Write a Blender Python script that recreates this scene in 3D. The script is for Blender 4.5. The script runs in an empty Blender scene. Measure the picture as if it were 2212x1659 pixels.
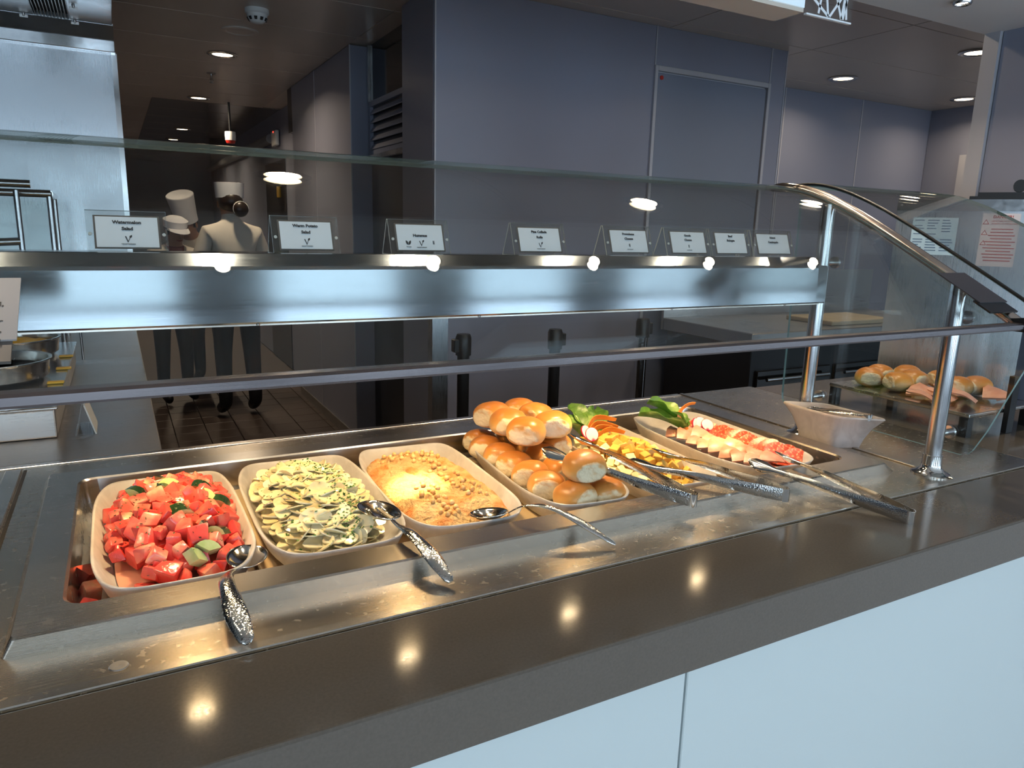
import bpy, bmesh, math, random
from mathutils import Vector, Matrix, noise

SC = bpy.context.scene
COL = SC.collection
PI = math.pi

# ------------------------------------------------------------------ camera, world, exposure
cam_d = bpy.data.cameras.new('camera')
cam = bpy.data.objects.new('camera', cam_d)
COL.objects.link(cam)
cam_d.sensor_width = 36.0
cam_d.sensor_fit = 'HORIZONTAL'
cam_d.lens = 1562.0 * 36.0 / 2212.0
cam_d.clip_start = 0.02
cam_d.clip_end = 60
_r = Vector((0.88021, -0.47387, 0.02587)).normalized()
_f = Vector((0.46821, 0.85820, -0.21040)).normalized()
_r = (_r - _f * _r.dot(_f)).normalized()
_u = _r.cross(_f)
cam.matrix_world = Matrix(((_r.x, _u.x, -_f.x, 0.0), (_r.y, _u.y, -_f.y, 0.0), (_r.z, _u.z, -_f.z, 1.42), (0, 0, 0, 1)))
SC.camera = cam

world = bpy.data.worlds.new('daylight')
SC.world = world
world.use_nodes = True
_bg = world.node_tree.nodes['Background']
_bg.inputs[0].default_value = (0.50, 0.74, 1.0, 1)
_bg.inputs[1].default_value = 0.6

SC.view_settings.view_transform = 'Standard'
SC.view_settings.look = 'None'
SC.view_settings.gamma = 1.0
SC.view_settings.use_curve_mapping = False
SC.view_settings.exposure = 0.3
SC.cycles.use_denoising = True
try:
    SC.cycles.denoiser = 'OPENIMAGEDENOISE'
    SC.cycles.denoising_input_passes = 'RGB_ALBEDO_NORMAL'
except Exception:
    pass
SC.cycles.max_bounces = 6
SC.cycles.diffuse_bounces = 3
SC.cycles.glossy_bounces = 4
SC.cycles.transparent_max_bounces = 10
SC.cycles.transmission_bounces = 3
SC.cycles.use_light_tree = False
SC.cycles.use_adaptive_sampling = True
SC.cycles.adaptive_threshold = 0.04
SC.cycles.sample_clamp_indirect = 6.0
SC.cycles.caustics_reflective = False
SC.cycles.caustics_refractive = False

WARM = (1.0, 0.79, 0.56)
WIN_E = 17.0       # daylight through each rear window

# ------------------------------------------------------------------ materials
MATS = {}

def new_mat(name):
    m = bpy.data.materials.new(name)
    m.use_nodes = True
    MATS[name] = m
    nt = m.node_tree
    return m, nt, nt.nodes['Principled BSDF']

def lnk(nt, a, b):
    nt.links.new(a, b)

def pbr(name, col, rough=0.5, metal=0.0, spec=0.5, var=0.0, vscale=8.0, bump=0.0, bscale=60.0, stretch=(1, 1, 1), sss=0.0, emit=None, estr=0.0, coat=0.0, rvar=0.0):
    m, nt, b = new_mat(name)
    b.inputs['Base Color'].default_value = (*col, 1)
    b.inputs['Roughness'].default_value = rough
    b.inputs['Metallic'].default_value = metal
    b.inputs['Specular IOR Level'].default_value = spec
    if sss:
        b.inputs['Subsurface Weight'].default_value = sss
        b.inputs['Subsurface Radius'].default_value = (0.012, 0.006, 0.003)
    if coat:
        b.inputs['Coat Weight'].default_value = coat
        b.inputs['Coat Roughness'].default_value = 0.08
    if emit:
        b.inputs['Emission Color'].default_value = (*emit, 1)
        b.inputs['Emission Strength'].default_value = estr
        m.cycles.emission_sampling = 'NONE'
    if var or bump or rvar:
        tc = nt.nodes.new('ShaderNodeTexCoord')
        mp = nt.nodes.new('ShaderNodeMapping')
        mp.inputs['Scale'].default_value = stretch
        lnk(nt, tc.outputs['Object'], mp.inputs['Vector'])
        if var or rvar:
            n = nt.nodes.new('ShaderNodeTexNoise')
            n.inputs['Scale'].default_value = vscale
            n.inputs['Detail'].default_value = 5
            lnk(nt, mp.outputs[0], n.inputs['Vector'])
            if var:
                mix = nt.nodes.new('ShaderNodeMix')
                mix.data_type = 'RGBA'
                mix.inputs['A'].default_value = (*[max(0, c * (1 - var)) for c in col], 1)
                mix.inputs['B'].default_value = (*[min(1, c * (1 + var)) for c in col], 1)
                lnk(nt, n.outputs['Fac'], mix.inputs['Factor'])
                lnk(nt, mix.outputs['Result'], b.inputs['Base Color'])
            if rvar:
                mr = nt.nodes.new('ShaderNodeMapRange')
                mr.inputs['From Min'].default_value = 0.3
                mr.inputs['From Max'].default_value = 0.7
                mr.inputs['To Min'].default_value = max(0.02, rough - rvar)
                mr.inputs['To Max'].default_value = rough + rvar
                lnk(nt, n.outputs['Fac'], mr.inputs['Value'])
                lnk(nt, mr.outputs[0], b.inputs['Roughness'])
        if bump:
            n2 = nt.nodes.new('ShaderNodeTexNoise')
            n2.inputs['Scale'].default_value = bscale
            n2.inputs['Detail'].default_value = 3
            lnk(nt, mp.outputs[0], n2.inputs['Vector'])
            bp = nt.nodes.new('ShaderNodeBump')
            bp.inputs['Strength'].default_value = bump
            bp.inputs['Distance'].default_value = 0.002
            lnk(nt, n2.outputs['Fac'], bp.inputs['Height'])
            lnk(nt, bp.outputs[0], b.inputs['Normal'])
    return m

def glass_mat(name, tint, base=0.04, rough=0.0, maxr=1.0):
    """Thin clear sheet: clear transmission with an angle dependent mirror reflection on either face."""
    m, nt, b = new_mat(name)
    nt.nodes.remove(b)
    out = nt.nodes['Material Output']
    tr = nt.nodes.new('ShaderNodeBsdfTransparent')
    tr.inputs['Color'].default_value = (*tint, 1)
    gl = nt.nodes.new('ShaderNodeBsdfGlossy')
    gl.inputs['Roughness'].default_value = rough
    lw = nt.nodes.new('ShaderNodeLayerWeight')
    lw.inputs['Blend'].default_value = 0.5
    pw = nt.nodes.new('ShaderNodeMath')
    pw.operation = 'POWER'
    pw.inputs[1].default_value = 5.0
    lnk(nt, lw.outputs['Facing'], pw.inputs[0])
    ma = nt.nodes.new('ShaderNodeMath')
    ma.operation = 'MULTIPLY_ADD'
    ma.inputs[1].default_value = maxr - base
    ma.inputs[2].default_value = base
    lnk(nt, pw.outputs[0], ma.inputs[0])
    mx = nt.nodes.new('ShaderNodeMixShader')
    lnk(nt, ma.outputs[0], mx.inputs[0])
    lnk(nt, tr.outputs[0], mx.inputs[1])
    lnk(nt, gl.outputs[0], mx.inputs[2])
    lnk(nt, mx.outputs[0], out.inputs['Surface'])
    return m

def steel_mat(name, col=(0.62, 0.62, 0.62), rough=0.26, rvar=0.10, axis='X', scratch=0.0, dirt=0.0, aniso=0.0):
    m, nt, b = new_mat(name)
    b.inputs['Metallic'].default_value = 1.0
    b.inputs['Base Color'].default_value = (*col, 1)
    tc = nt.nodes.new('ShaderNodeTexCoord')
    mp = nt.nodes.new('ShaderNodeMapping')
    mp.inputs['Scale'].default_value = {'X': (6, 700, 700), 'Y': (700, 6, 700), 'Z': (700, 700, 6), 'N': (30, 30, 30)}[axis]
    lnk(nt, tc.outputs['Object'], mp.inputs['Vector'])
    n = nt.nodes.new('ShaderNodeTexNoise')
    n.inputs['Scale'].default_value = 2.2
    n.inputs['Detail'].default_value = 4
    lnk(nt, mp.outputs[0], n.inputs['Vector'])
    n3 = nt.nodes.new('ShaderNodeTexNoise')
    n3.inputs['Scale'].default_value = 4.5
    n3.inputs['Detail'].default_value = 6
    lnk(nt, tc.outputs['Object'], n3.inputs['Vector'])
    add = nt.nodes.new('ShaderNodeMath')
    add.operation = 'ADD'
    lnk(nt, n.outputs['Fac'], add.inputs[0])
    lnk(nt, n3.outputs['Fac'], add.inputs[1])
    mr = nt.nodes.new('ShaderNodeMapRange')
    mr.inputs['From Min'].default_value = 0.7
    mr.inputs['From Max'].default_value = 1.3
    mr.inputs['To Min'].default_value = max(0.04, rough - rvar)
    mr.inputs['To Max'].default_value = rough + rvar
    lnk(nt, add.outputs[0], mr.inputs['Value'])
    rough_out = mr.outputs[0]
    bp = nt.nodes.new('ShaderNodeBump')
    bp.inputs['Strength'].default_value = 0.03
    bp.inputs['Distance'].default_value = 0.0003
    lnk(nt, n.outputs['Fac'], bp.inputs['Height'])
    last_n = bp.outputs[0]
    if scratch:
        wv = nt.nodes.new('ShaderNodeTexNoise')
        wv.inputs['Scale'].default_value = 6
        wv.inputs['Detail'].default_value = 2
        lnk(nt, tc.outputs['Object'], wv.inputs['Vector'])
        mixv = nt.nodes.new('ShaderNodeVectorMath')
        mixv.operation = 'MULTIPLY_ADD'
        mixv.inputs[1].default_value = (0.25, 0.25, 0.25)
        lnk(nt, wv.outputs['Color'], mixv.inputs[0])
        lnk(nt, tc.outputs['Object'], mixv.inputs[2])
        vo = nt.nodes.new('ShaderNodeTexVoronoi')
        vo.feature = 'DISTANCE_TO_EDGE'
        vo.inputs['Scale'].default_value = 42
        lnk(nt, mixv.outputs[0], vo.inputs['Vector'])
        lt = nt.nodes.new('ShaderNodeMapRange')
        lt.inputs['From Min'].default_value = 0.0
        lt.inputs['From Max'].default_value = 0.02
        lt.inputs['To Min'].default_value = 1.0
        lt.inputs['To Max'].default_value = 0.0
        lnk(nt, vo.outputs['Distance'], lt.inputs['Value'])
        gate = nt.nodes.new('ShaderNodeTexNoise')
        gate.inputs['Scale'].default_value = 22
        lnk(nt, tc.outputs['Object'], gate.inputs['Vector'])
        gm = nt.nodes.new('ShaderNodeMapRange')
        gm.inputs['From Min'].default_value = 0.52
        gm.inputs['From Max'].default_value = 0.62
        lnk(nt, gate.outputs['Fac'], gm.inputs['Value'])
        mul = nt.nodes.new('ShaderNodeMath')
        mul.operation = 'MULTIPLY'
        lnk(nt, lt.outputs[0], mul.inputs[0])
        lnk(nt, gm.outputs[0], mul.inputs[1])
        bp2 = nt.nodes.new('ShaderNodeBump')
        bp2.inputs['Strength'].default_value = scratch
        bp2.inputs['Distance'].default_value = 0.002
        lnk(nt, mul.outputs[0], bp2.inputs['Height'])
        lnk(nt, last_n, bp2.inputs['Normal'])
        last_n = bp2.outputs[0]
    if dirt:
        sp = nt.nodes.new('ShaderNodeTexNoise')
        sp.inputs['Scale'].default_value = 70
        sp.inputs['Detail'].default_value = 5
        lnk(nt, tc.outputs['Object'], sp.inputs['Vector'])
        ms = nt.nodes.new('ShaderNodeMapRange')
        ms.inputs['From Min'].default_value = 0.60
        ms.inputs['From Max'].default_value = 0.70
        ms.inputs['To Max'].default_value = dirt
        lnk(nt, sp.outputs['Fac'], ms.inputs['Value'])
        a2 = nt.nodes.new('ShaderNodeMath')
        a2.operation = 'ADD'
        lnk(nt, rough_out, a2.inputs[0])
        lnk(nt, ms.outputs[0], a2.inputs[1])
        rough_out = a2.outputs[0]
    lnk(nt, rough_out, b.inputs['Roughness'])
    lnk(nt, last_n, b.inputs['Normal'])
    if aniso:
        b.inputs['Anisotropic'].default_value = aniso
    return m

def hammered_mat(name):
    m, nt, b = new_mat(name)
    b.inputs['Metallic'].default_value = 1.0
    b.inputs['Base Color'].default_value = (0.66, 0.65, 0.63, 1)
    b.inputs['Roughness'].default_value = 0.13
    tc = nt.nodes.new('ShaderNodeTexCoord')
    vo = nt.nodes.new('ShaderNodeTexVoronoi')
    vo.inputs['Scale'].default_value = 400
    lnk(nt, tc.outputs['Object'], vo.inputs['Vector'])
    bp = nt.nodes.new('ShaderNodeBump')
    bp.inputs['Strength'].default_value = 0.35
    bp.inputs['Distance'].default_value = 0.0008
    lnk(nt, vo.outputs['Distance'], bp.inputs['Height'])
    lnk(nt, bp.outputs[0], b.inputs['Normal'])
    return m

def resin_mat(name, col, back):
    """Frosted swirled resin: part diffuse, part translucent."""
    m, nt, b = new_mat(name)
    b.inputs['Roughness'].default_value = 0.32
    out = nt.nodes['Material Output']
    tc = nt.nodes.new('ShaderNodeTexCoord')
    n = nt.nodes.new('ShaderNodeTexNoise')
    n.inputs['Scale'].default_value = 16
    n.inputs['Detail'].default_value = 3
    n.inputs['Distortion'].default_value = 2.5
    lnk(nt, tc.outputs['Object'], n.inputs['Vector'])
    cr = nt.nodes.new('ShaderNodeValToRGB')
    cr.color_ramp.elements[0].position = 0.35
    cr.color_ramp.elements[0].color = (*[c * 0.80 for c in col], 1)
    cr.color_ramp.elements[1].position = 0.65
    cr.color_ramp.elements[1].color = (*col, 1)
    lnk(nt, n.outputs['Fac'], cr.inputs[0])
    lnk(nt, cr.outputs[0], b.inputs['Base Color'])
    bp = nt.nodes.new('ShaderNodeBump')
    bp.inputs['Strength'].default_value = 0.18
    bp.inputs['Distance'].default_value = 0.004
    lnk(nt, n.outputs['Fac'], bp.inputs['Height'])
    lnk(nt, bp.outputs[0], b.inputs['Normal'])
    tl = nt.nodes.new('ShaderNodeBsdfTranslucent')
    tl.inputs['Color'].default_value = (*back, 1)
    mx = nt.nodes.new('ShaderNodeMixShader')
    mx.inputs[0].default_value = 0.38
    lnk(nt, b.outputs[0], mx.inputs[1])
    lnk(nt, tl.outputs[0], mx.inputs[2])
    lnk(nt, mx.outputs[0], out.inputs['Surface'])
    return m

def ramp_mat(name, stops, src='NOISE', scale=8.0, detail=4, rough=0.5, bump=0.0, bscale=40.0, sss=0.0, distortion=0.0, bdist=0.002, coat=0.0, perob=0.0):
    """Colour from a noise through a ramp; perob shifts it per object."""
    m, nt, b = new_mat(name)
    b.inputs['Roughness'].default_value = rough
    tc = nt.nodes.new('ShaderNodeTexCoord')
    n = nt.nodes.new('ShaderNodeTexNoise')
    n.inputs['Scale'].default_value = scale
    n.inputs['Detail'].default_value = detail
    n.inputs['Distortion'].default_value = distortion
    vec = tc.outputs['Object']
    oi = None
    if perob:
        oi = nt.nodes.new('ShaderNodeObjectInfo')
        va = nt.nodes.new('ShaderNodeVectorMath')
        va.operation = 'ADD'
        lnk(nt, vec, va.inputs[0])
        lnk(nt, oi.outputs['Location'], va.inputs[1])
        vec = va.outputs[0]
    lnk(nt, vec, n.inputs['Vector'])
    cr = nt.nodes.new('ShaderNodeValToRGB')
    els = cr.color_ramp.elements
    while len(els) < len(stops):
        els.new(0.5)
    for e, (p, c) in zip(els, stops):
        e.position = p
        e.color = (*c, 1)
    if perob:
        ad = nt.nodes.new('ShaderNodeMath')
        ad.operation = 'MULTIPLY_ADD'
        ad.inputs[1].default_value = perob
        lnk(nt, oi.outputs['Random'], ad.inputs[0])
        sb = nt.nodes.new('ShaderNodeMath')
        sb.operation = 'SUBTRACT'
        sb.inputs[1].default_value = perob / 2
        lnk(nt, n.outputs['Fac'], sb.inputs[0])
        lnk(nt, sb.outputs[0], ad.inputs[2])
        lnk(nt, ad.outputs[0], cr.inputs[0])
    else:
        lnk(nt, n.outputs['Fac'], cr.inputs[0])
    lnk(nt, cr.outputs[0], b.inputs['Base Color'])
    if bump:
        n2 = nt.nodes.new('ShaderNodeTexNoise')
        n2.inputs['Scale'].default_value = bscale
        n2.inputs['Detail'].default_value = 5
        lnk(nt, vec, n2.inputs['Vector'])
        bp = nt.nodes.new('ShaderNodeBump')
        bp.inputs['Strength'].default_value = bump
        bp.inputs['Distance'].default_value = bdist
        lnk(nt, n2.outputs['Fac'], bp.inputs['Height'])
        lnk(nt, bp.outputs[0], b.inputs['Normal'])
    if sss:
        b.inputs['Subsurface Weight'].default_value = sss
        b.inputs['Subsurface Radius'].default_value = (0.01, 0.005, 0.003)
    if coat:
        b.inputs['Coat Weight'].default_value = coat
        b.inputs['Coat Roughness'].default_value = 0.1
    return m

def bun_mat(name):
    """Golden crust on top, pale crumb on the torn sides."""
    m, nt, b = new_mat(name)
    b.inputs['Roughness'].default_value = 0.38
    tc = nt.nodes.new('ShaderNodeTexCoord')
    sx = nt.nodes.new('ShaderNodeSeparateXYZ')
    lnk(nt, tc.outputs['Object'], sx.inputs[0])
    n = nt.nodes.new('ShaderNodeTexNoise')
    n.inputs['Scale'].default_value = 26
    n.inputs['Detail'].default_value = 5
    lnk(nt, tc.outputs['Object'], n.inputs['Vector'])
    # torn ends: |x| beyond 0.031 ; crust by height
    ab = nt.nodes.new('ShaderNodeMath')
    ab.operation = 'ABSOLUTE'
    lnk(nt, sx.outputs['X'], ab.inputs[0])
    j = nt.nodes.new('ShaderNodeMath')
    j.operation = 'MULTIPLY_ADD'
    j.inputs[1].default_value = 0.016
    lnk(nt, n.outputs['Fac'], j.inputs[0])
    lnk(nt, ab.outputs[0], j.inputs[2])
    torn = nt.nodes.new('ShaderNodeMapRange')
    torn.inputs['From Min'].default_value = 0.0405
    torn.inputs['From Max'].default_value = 0.0435
    lnk(nt, j.outputs[0], torn.inputs['Value'])
    cr = nt.nodes.new('ShaderNodeValToRGB')
    els = cr.color_ramp.elements
    els[0].position = 0.10
    els[0].color = (0.72, 0.50, 0.24, 1)
    els[1].position = 0.85
    els[1].color = (0.52, 0.19, 0.035, 1)
    e = els.new(0.45)
    e.color = (0.68, 0.34, 0.085, 1)
    hz = nt.nodes.new('ShaderNodeMapRange')
    hz.inputs['From Min'].default_value = -0.010
    hz.inputs['From Max'].default_value = 0.035
    lnk(nt, sx.outputs['Z'], hz.inputs['Value'])
    hm = nt.nodes.new('ShaderNodeMath')
    hm.operation = 'MULTIPLY_ADD'
    hm.inputs[1].default_value = 0.35
    hm2 = nt.nodes.new('ShaderNodeMath')
    hm2.operation = 'SUBTRACT'
    hm2.inputs[1].default_value = 0.17
    lnk(nt, n.outputs['Fac'], hm.inputs[0])
    lnk(nt, hz.outputs[0], hm2.inputs[0])
    lnk(nt, hm2.outputs[0], hm.inputs[2])
    lnk(nt, hm.outputs[0], cr.inputs[0])
    mix = nt.nodes.new('ShaderNodeMix')
    mix.data_type = 'RGBA'
    mix.inputs['B'].default_value = (0.80, 0.68, 0.46, 1)
    lnk(nt, torn.outputs[0], mix.inputs['Factor'])
    lnk(nt, cr.outputs[0], mix.inputs['A'])
    lnk(nt, mix.outputs['Result'], b.inputs['Base Color'])
    rr = nt.nodes.new('ShaderNodeMapRange')
    rr.inputs['To Min'].default_value = 0.34
    rr.inputs['To Max'].default_value = 0.85
    lnk(nt, torn.outputs[0], rr.inputs['Value'])
    lnk(nt, rr.outputs[0], b.inputs['Roughness'])
    n2 = nt.nodes.new('ShaderNodeTexNoise')
    n2.inputs['Scale'].default_value = 130
    n2.inputs['Detail'].default_value = 4
    lnk(nt, tc.outputs['Object'], n2.inputs['Vector'])
    bm_ = nt.nodes.new('ShaderNodeMath')
    bm_.operation = 'MULTIPLY'
    lnk(nt, n2.outputs['Fac'], bm_.inputs[0])
    lnk(nt, torn.outputs[0], bm_.inputs[1])
    bp = nt.nodes.new('ShaderNodeBump')
    bp.inputs['Strength'].default_value = 0.7
    bp.inputs['Distance'].default_value = 0.004
    lnk(nt, bm_.outputs[0], bp.inputs['Height'])
    lnk(nt, bp.outputs[0], b.inputs['Normal'])
    return m

steel_mat('steel_deck', (0.54, 0.48, 0.40), 0.25, 0.04, 'X', 0.03, 0.07)
steel_mat('steel_frame', (0.56, 0.52, 0.47), 0.25, 0.03, 'X', 0.01, 0.02)
steel_mat('steel_shelf', (0.235, 0.245, 0.26), 0.13, 0.04, 'X', 0.0, 0.0)
steel_mat('steel_pan', (0.60, 0.58, 0.55), 0.20, 0.07, 'N', 0.0, 0.1)
steel_mat('steel_post', (0.66, 0.66, 0.66), 0.20, 0.06, 'Z')
steel_mat('steel_panel', (0.55, 0.575, 0.60), 0.30, 0.08, 'Z')
steel_mat('steel_plain', (0.60, 0.60, 0.60), 0.18, 0.05, 'N')
steel_mat('steel_dull', (0.42, 0.40, 0.38), 0.34, 0.1, 'X', 0.05, 0.1)
steel_mat('steel_rail', (0.18, 0.155, 0.155), 0.28, 0.05, 'X')
steel_mat('steel_arch', (0.58, 0.50, 0.44), 0.22, 0.05, 'N')
hammered_mat('steel_hammered')
pbr('steel_mirror', (0.70, 0.69, 0.67), 0.10, 1.0)
pbr('stone', (0.105, 0.088, 0.071), 0.12, 0.0, 0.55, var=0.18, vscale=260, rvar=0.03)
pbr('stone_edge', (0.085, 0.080, 0.074), 0.30, 0.0, 0.5, var=0.10, vscale=260)
pbr('white_laminate', (0.56, 0.63, 0.635), 0.22, 0.0, 0.5, var=0.015, vscale=2)
pbr('panel_blue', (0.25, 0.262, 0.335), 0.36, 0.0, 0.5, var=0.06, vscale=1.6, bump=0.04, bscale=180)
pbr('door_blue', (0.20, 0.225, 0.295), 0.36, 0.0, 0.5, var=0.06, vscale=1.6)
pbr('panel_dark', (0.035, 0.035, 0.040), 0.30, 0.0, 0.5)
pbr('joint_strip', (0.46, 0.46, 0.50), 0.35, 0.1)
pbr('ceiling_brown', (0.60, 0.515, 0.435), 0.30, 0.0, 0.5, var=0.08, vscale=1.5)
pbr('ceiling_joint', (0.75, 0.66, 0.56), 0.4)
pbr('ceiling_gloss', (0.42, 0.36, 0.30), 0.16, 0.6, 0.5, var=0.2, vscale=4, bump=0.25, bscale=5)
pbr('ceiling_white', (0.80, 0.76, 0.73), 0.5, 0.0, 0.4)
pbr('floor_tile', (0.060, 0.044, 0.036), 0.42, 0.0, 0.4, var=0.25, vscale=9)
pbr('grout', (0.10, 0.08, 0.068), 0.8)
pbr('guest_floor', (0.55, 0.56, 0.58), 0.5, var=0.2, vscale=6)
pbr('guest_wall', (0.20, 0.21, 0.25), 0.5)
pbr('window_frame', (0.55, 0.57, 0.60), 0.35)
pbr('black_plastic', (0.012, 0.012, 0.013), 0.35)
pbr('black_matt', (0.015, 0.014, 0.014), 0.6)
pbr('black_glass', (0.010, 0.010, 0.011), 0.08, 0.0, 0.6)
pbr('white_plastic', (0.78, 0.78, 0.76), 0.4)
pbr('grey_plastic', (0.30, 0.30, 0.31), 0.4)
pbr('red_plastic', (0.55, 0.03, 0.02), 0.35)
pbr('yellow_plastic', (0.70, 0.42, 0.03), 0.4)
pbr('card_grey', (0.34, 0.32, 0.31), 0.5)
pbr('card_dark', (0.045, 0.042, 0.048), 0.35)
pbr('paper', (0.72, 0.76, 0.82), 0.6)
pbr('paper_blue', (0.50, 0.68, 0.78), 0.45)
pbr('paper_pink', (0.72, 0.66, 0.66), 0.45)
pbr('ink', (0.02, 0.02, 0.022), 0.6)
pbr('ink_blue', (0.10, 0.17, 0.28), 0.6)
pbr('ink_red', (0.50, 0.05, 0.03), 0.6)
pbr('card_backing', (0.12, 0.10, 0.085), 0.3)
pbr('lattice_white', (0.80, 0.82, 0.84), 0.4)
pbr('lightbox', (0.55, 0.66, 0.72), 0.4, emit=(0.6, 0.75, 0.85), estr=0.35)
pbr('lamp_lens', (1, 0.9, 0.75), 0.5, emit=(1.0, 0.80, 0.52), estr=9.0)
pbr('heat_lens', (1, 0.9, 0.75), 0.5, emit=(1.0, 0.74, 0.42), estr=60.0)
pbr('spot_lens', (1, 0.95, 0.9), 0.5, emit=(1.0, 0.86, 0.68), estr=45.0)
pbr('led_red', (0.6, 0.02, 0.02), 0.4, emit=(1, 0.05, 0.03), estr=3.0)
glass_mat('glass', (0.945, 0.965, 0.955), 0.045)
glass_mat('acrylic', (0.965, 0.97, 0.965), 0.05)
pbr('glass_edge', (0.20, 0.30, 0.28), 0.10, 0.0, 0.6)
pbr('acrylic_edge', (0.50, 0.52, 0.50), 0.12, 0.0, 0.6)
resin_mat('resin', (0.80, 0.79, 0.77), (0.78, 0.70, 0.63))
resin_mat('resin_bowl', (0.94, 0.90, 0.87), (0.90, 0.72, 0.60))
ramp_mat('board', [(0.3, (0.52, 0.40, 0.24)), (0.7, (0.60, 0.47, 0.29))], scale=9, rough=0.5)
ramp_mat('melon', [(0.20, (0.74, 0.050, 0.040)), (0.48, (0.86, 0.095, 0.070)), (0.64, (0.88, 0.18, 0.12)), (0.80, (0.90, 0.46, 0.28))], scale=22, detail=3, rough=0.16, bump=0.35, bscale=160, sss=0.12, perob=0.34, coat=0.3)
ramp_mat('cucumber_skin', [(0.3, (0.008, 0.022, 0.010)), (0.7, (0.020, 0.060, 0.018))], scale=40, rough=0.2)
ramp_mat('cucumber_flesh', [(0.3, (0.42, 0.50, 0.16)), (0.7, (0.62, 0.66, 0.32))], scale=40, rough=0.25, sss=0.1)
ramp_mat('herb', [(0.3, (0.020, 0.090, 0.012)), (0.7, (0.070, 0.20, 0.020))], scale=300, rough=0.5)
ramp_mat('herb_dark', [(0.3, (0.030, 0.035, 0.010)), (0.7, (0.10, 0.12, 0.03))], scale=300, rough=0.5)
ramp_mat('potato', [(0.30, (0.68, 0.58, 0.30)), (0.50, (0.76, 0.68, 0.42)), (0.75, (0.80, 0.74, 0.52))], scale=30, rough=0.25, bump=0.15, bscale=120, sss=0.15, perob=0.3, coat=0.2)
ramp_mat('hummus', [(0.28, (0.44, 0.24, 0.09)), (0.44, (0.60, 0.39, 0.17)), (0.51, (0.66, 0.43, 0.19)), (0.655, (0.60, 0.21, 0.045))], scale=20, detail=7, rough=0.55, bump=1.0, bscale=130, bdist=0.008)
ramp_mat('chickpea', [(0.3, (0.66, 0.36, 0.12)), (0.7, (0.74, 0.50, 0.22))], scale=60, rough=0.35, perob=0.4)
bun_mat('bun')
ramp_mat('gouda', [(0.3, (0.80, 0.44, 0.07)), (0.7, (0.86, 0.54, 0.12))], scale=60, rough=0.38, sss=0.1, perob=0.3)
ramp_mat('provolone', [(0.3, (0.80, 0.68, 0.36)), (0.7, (0.86, 0.78, 0.50))], scale=60, rough=0.38, sss=0.1, perob=0.3)
ramp_mat('bologna', [(0.3, (0.62, 0.27, 0.18)), (0.7, (0.72, 0.37, 0.26))], scale=70, rough=0.4, sss=0.1, perob=0.2)
ramp_mat('salami', [(0.40, (0.46, 0.035, 0.012)), (0.56, (0.60, 0.075, 0.025)), (0.66, (0.76, 0.38, 0.20))], scale=190, detail=3, rough=0.35)
ramp_mat('lettuce', [(0.3, (0.045, 0.13, 0.015)), (0.55, (0.13, 0.27, 0.035)), (0.75, (0.36, 0.48, 0.14))], scale=26, rough=0.35, distortion=1.2, bump=0.5, bscale=60, bdist=0.004)
ramp_mat('carrot', [(0.3, (0.80, 0.20, 0.02)), (0.7, (0.90, 0.31, 0.04))], scale=60, rough=0.35)
ramp_mat('radish', [(0.45, (0.86, 0.76, 0.72)), (0.60, (0.84, 0.70, 0.66)), (0.66, (0.56, 0.02, 0.06))], scale=24, rough=0.3)
pbr('radish_skin', (0.55, 0.015, 0.05), 0.3)
pbr('juice', (0.66, 0.30, 0.20), 0.06, 0.0, 0.5)
ramp_mat('egg', [(0.3, (0.72, 0.42, 0.03)), (0.7, (0.85, 0.62, 0.12))], scale=60, rough=0.5, bump=0.8, bscale=80, bdist=0.006)
pbr('sauce', (0.40, 0.13, 0.02), 0.12)
pbr('coat_white', (0.66, 0.60, 0.52), 0.75, var=0.05, vscale=12)
pbr('hat_white', (0.80, 0.79, 0.82), 0.75)
pbr('trousers_black', (0.010, 0.010, 0.011), 0.7)
pbr('skin', (0.34, 0.17, 0.10), 0.5, sss=0.05)
pbr('hair', (0.018, 0.010, 0.008), 0.35)
pbr('kerchief', (0.20, 0.02, 0.015), 0.6)
pbr('shoe', (0.010, 0.010, 0.010), 0.35)

# ------------------------------------------------------------------ object helpers
WM = {}

def add_obj(name, me, mat=None, parent=None, local=False):
    o = bpy.data.objects.new(name, me)
    COL.objects.link(o)
    if mat is not None and hasattr(me, 'materials'):
        for mm in (mat if isinstance(mat, (list, tuple)) else [mat]):
            me.materials.append(MATS[mm] if isinstance(mm, str) else mm)
    if parent is not None:
        o.parent = parent
        if not local:
            o.matrix_parent_inverse = WM.get(parent.name, Matrix.Identity(4)).inverted()
    return o

def thing(name, label, cat, loc=(0, 0, 0), rotz=0.0, group=None, kind=None):
    o = bpy.data.objects.new(name, None)
    COL.objects.link(o)
    o.empty_display_size = 0.05
    o.location = loc
    o.rotation_euler = (0, 0, rotz)
    WM[o.name] = Matrix.Translation(loc) @ Matrix.Rotation(rotz, 4, 'Z')
    return tag(o, label, cat, group, kind)

def tag(o, label=None, cat=None, group=None, kind=None):
    if label:
        o['label'] = label
    if cat:
        o['category'] = cat
    if group:
        o['group'] = group
    if kind:
        o['kind'] = kind
    return o

def bm_mesh(bm, name, smooth=False, sharp=None):
    bmesh.ops.recalc_face_normals(bm, faces=bm.faces)
    me = bpy.data.meshes.new(name)
    bm.to_mesh(me)
    bm.free()
    if smooth:
        me.polygons.foreach_set('use_smooth', [True] * len(me.polygons))
        if sharp is not None:
            try:
                me.set_sharp_from_angle(angle=math.radians(sharp))
            except Exception:
                pass
    me.update()
    return me

def flat_big(o, amin=0.0006):
    for f in o.data.polygons:
        if f.area > amin:
            f.use_smooth = False
    return o

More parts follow.
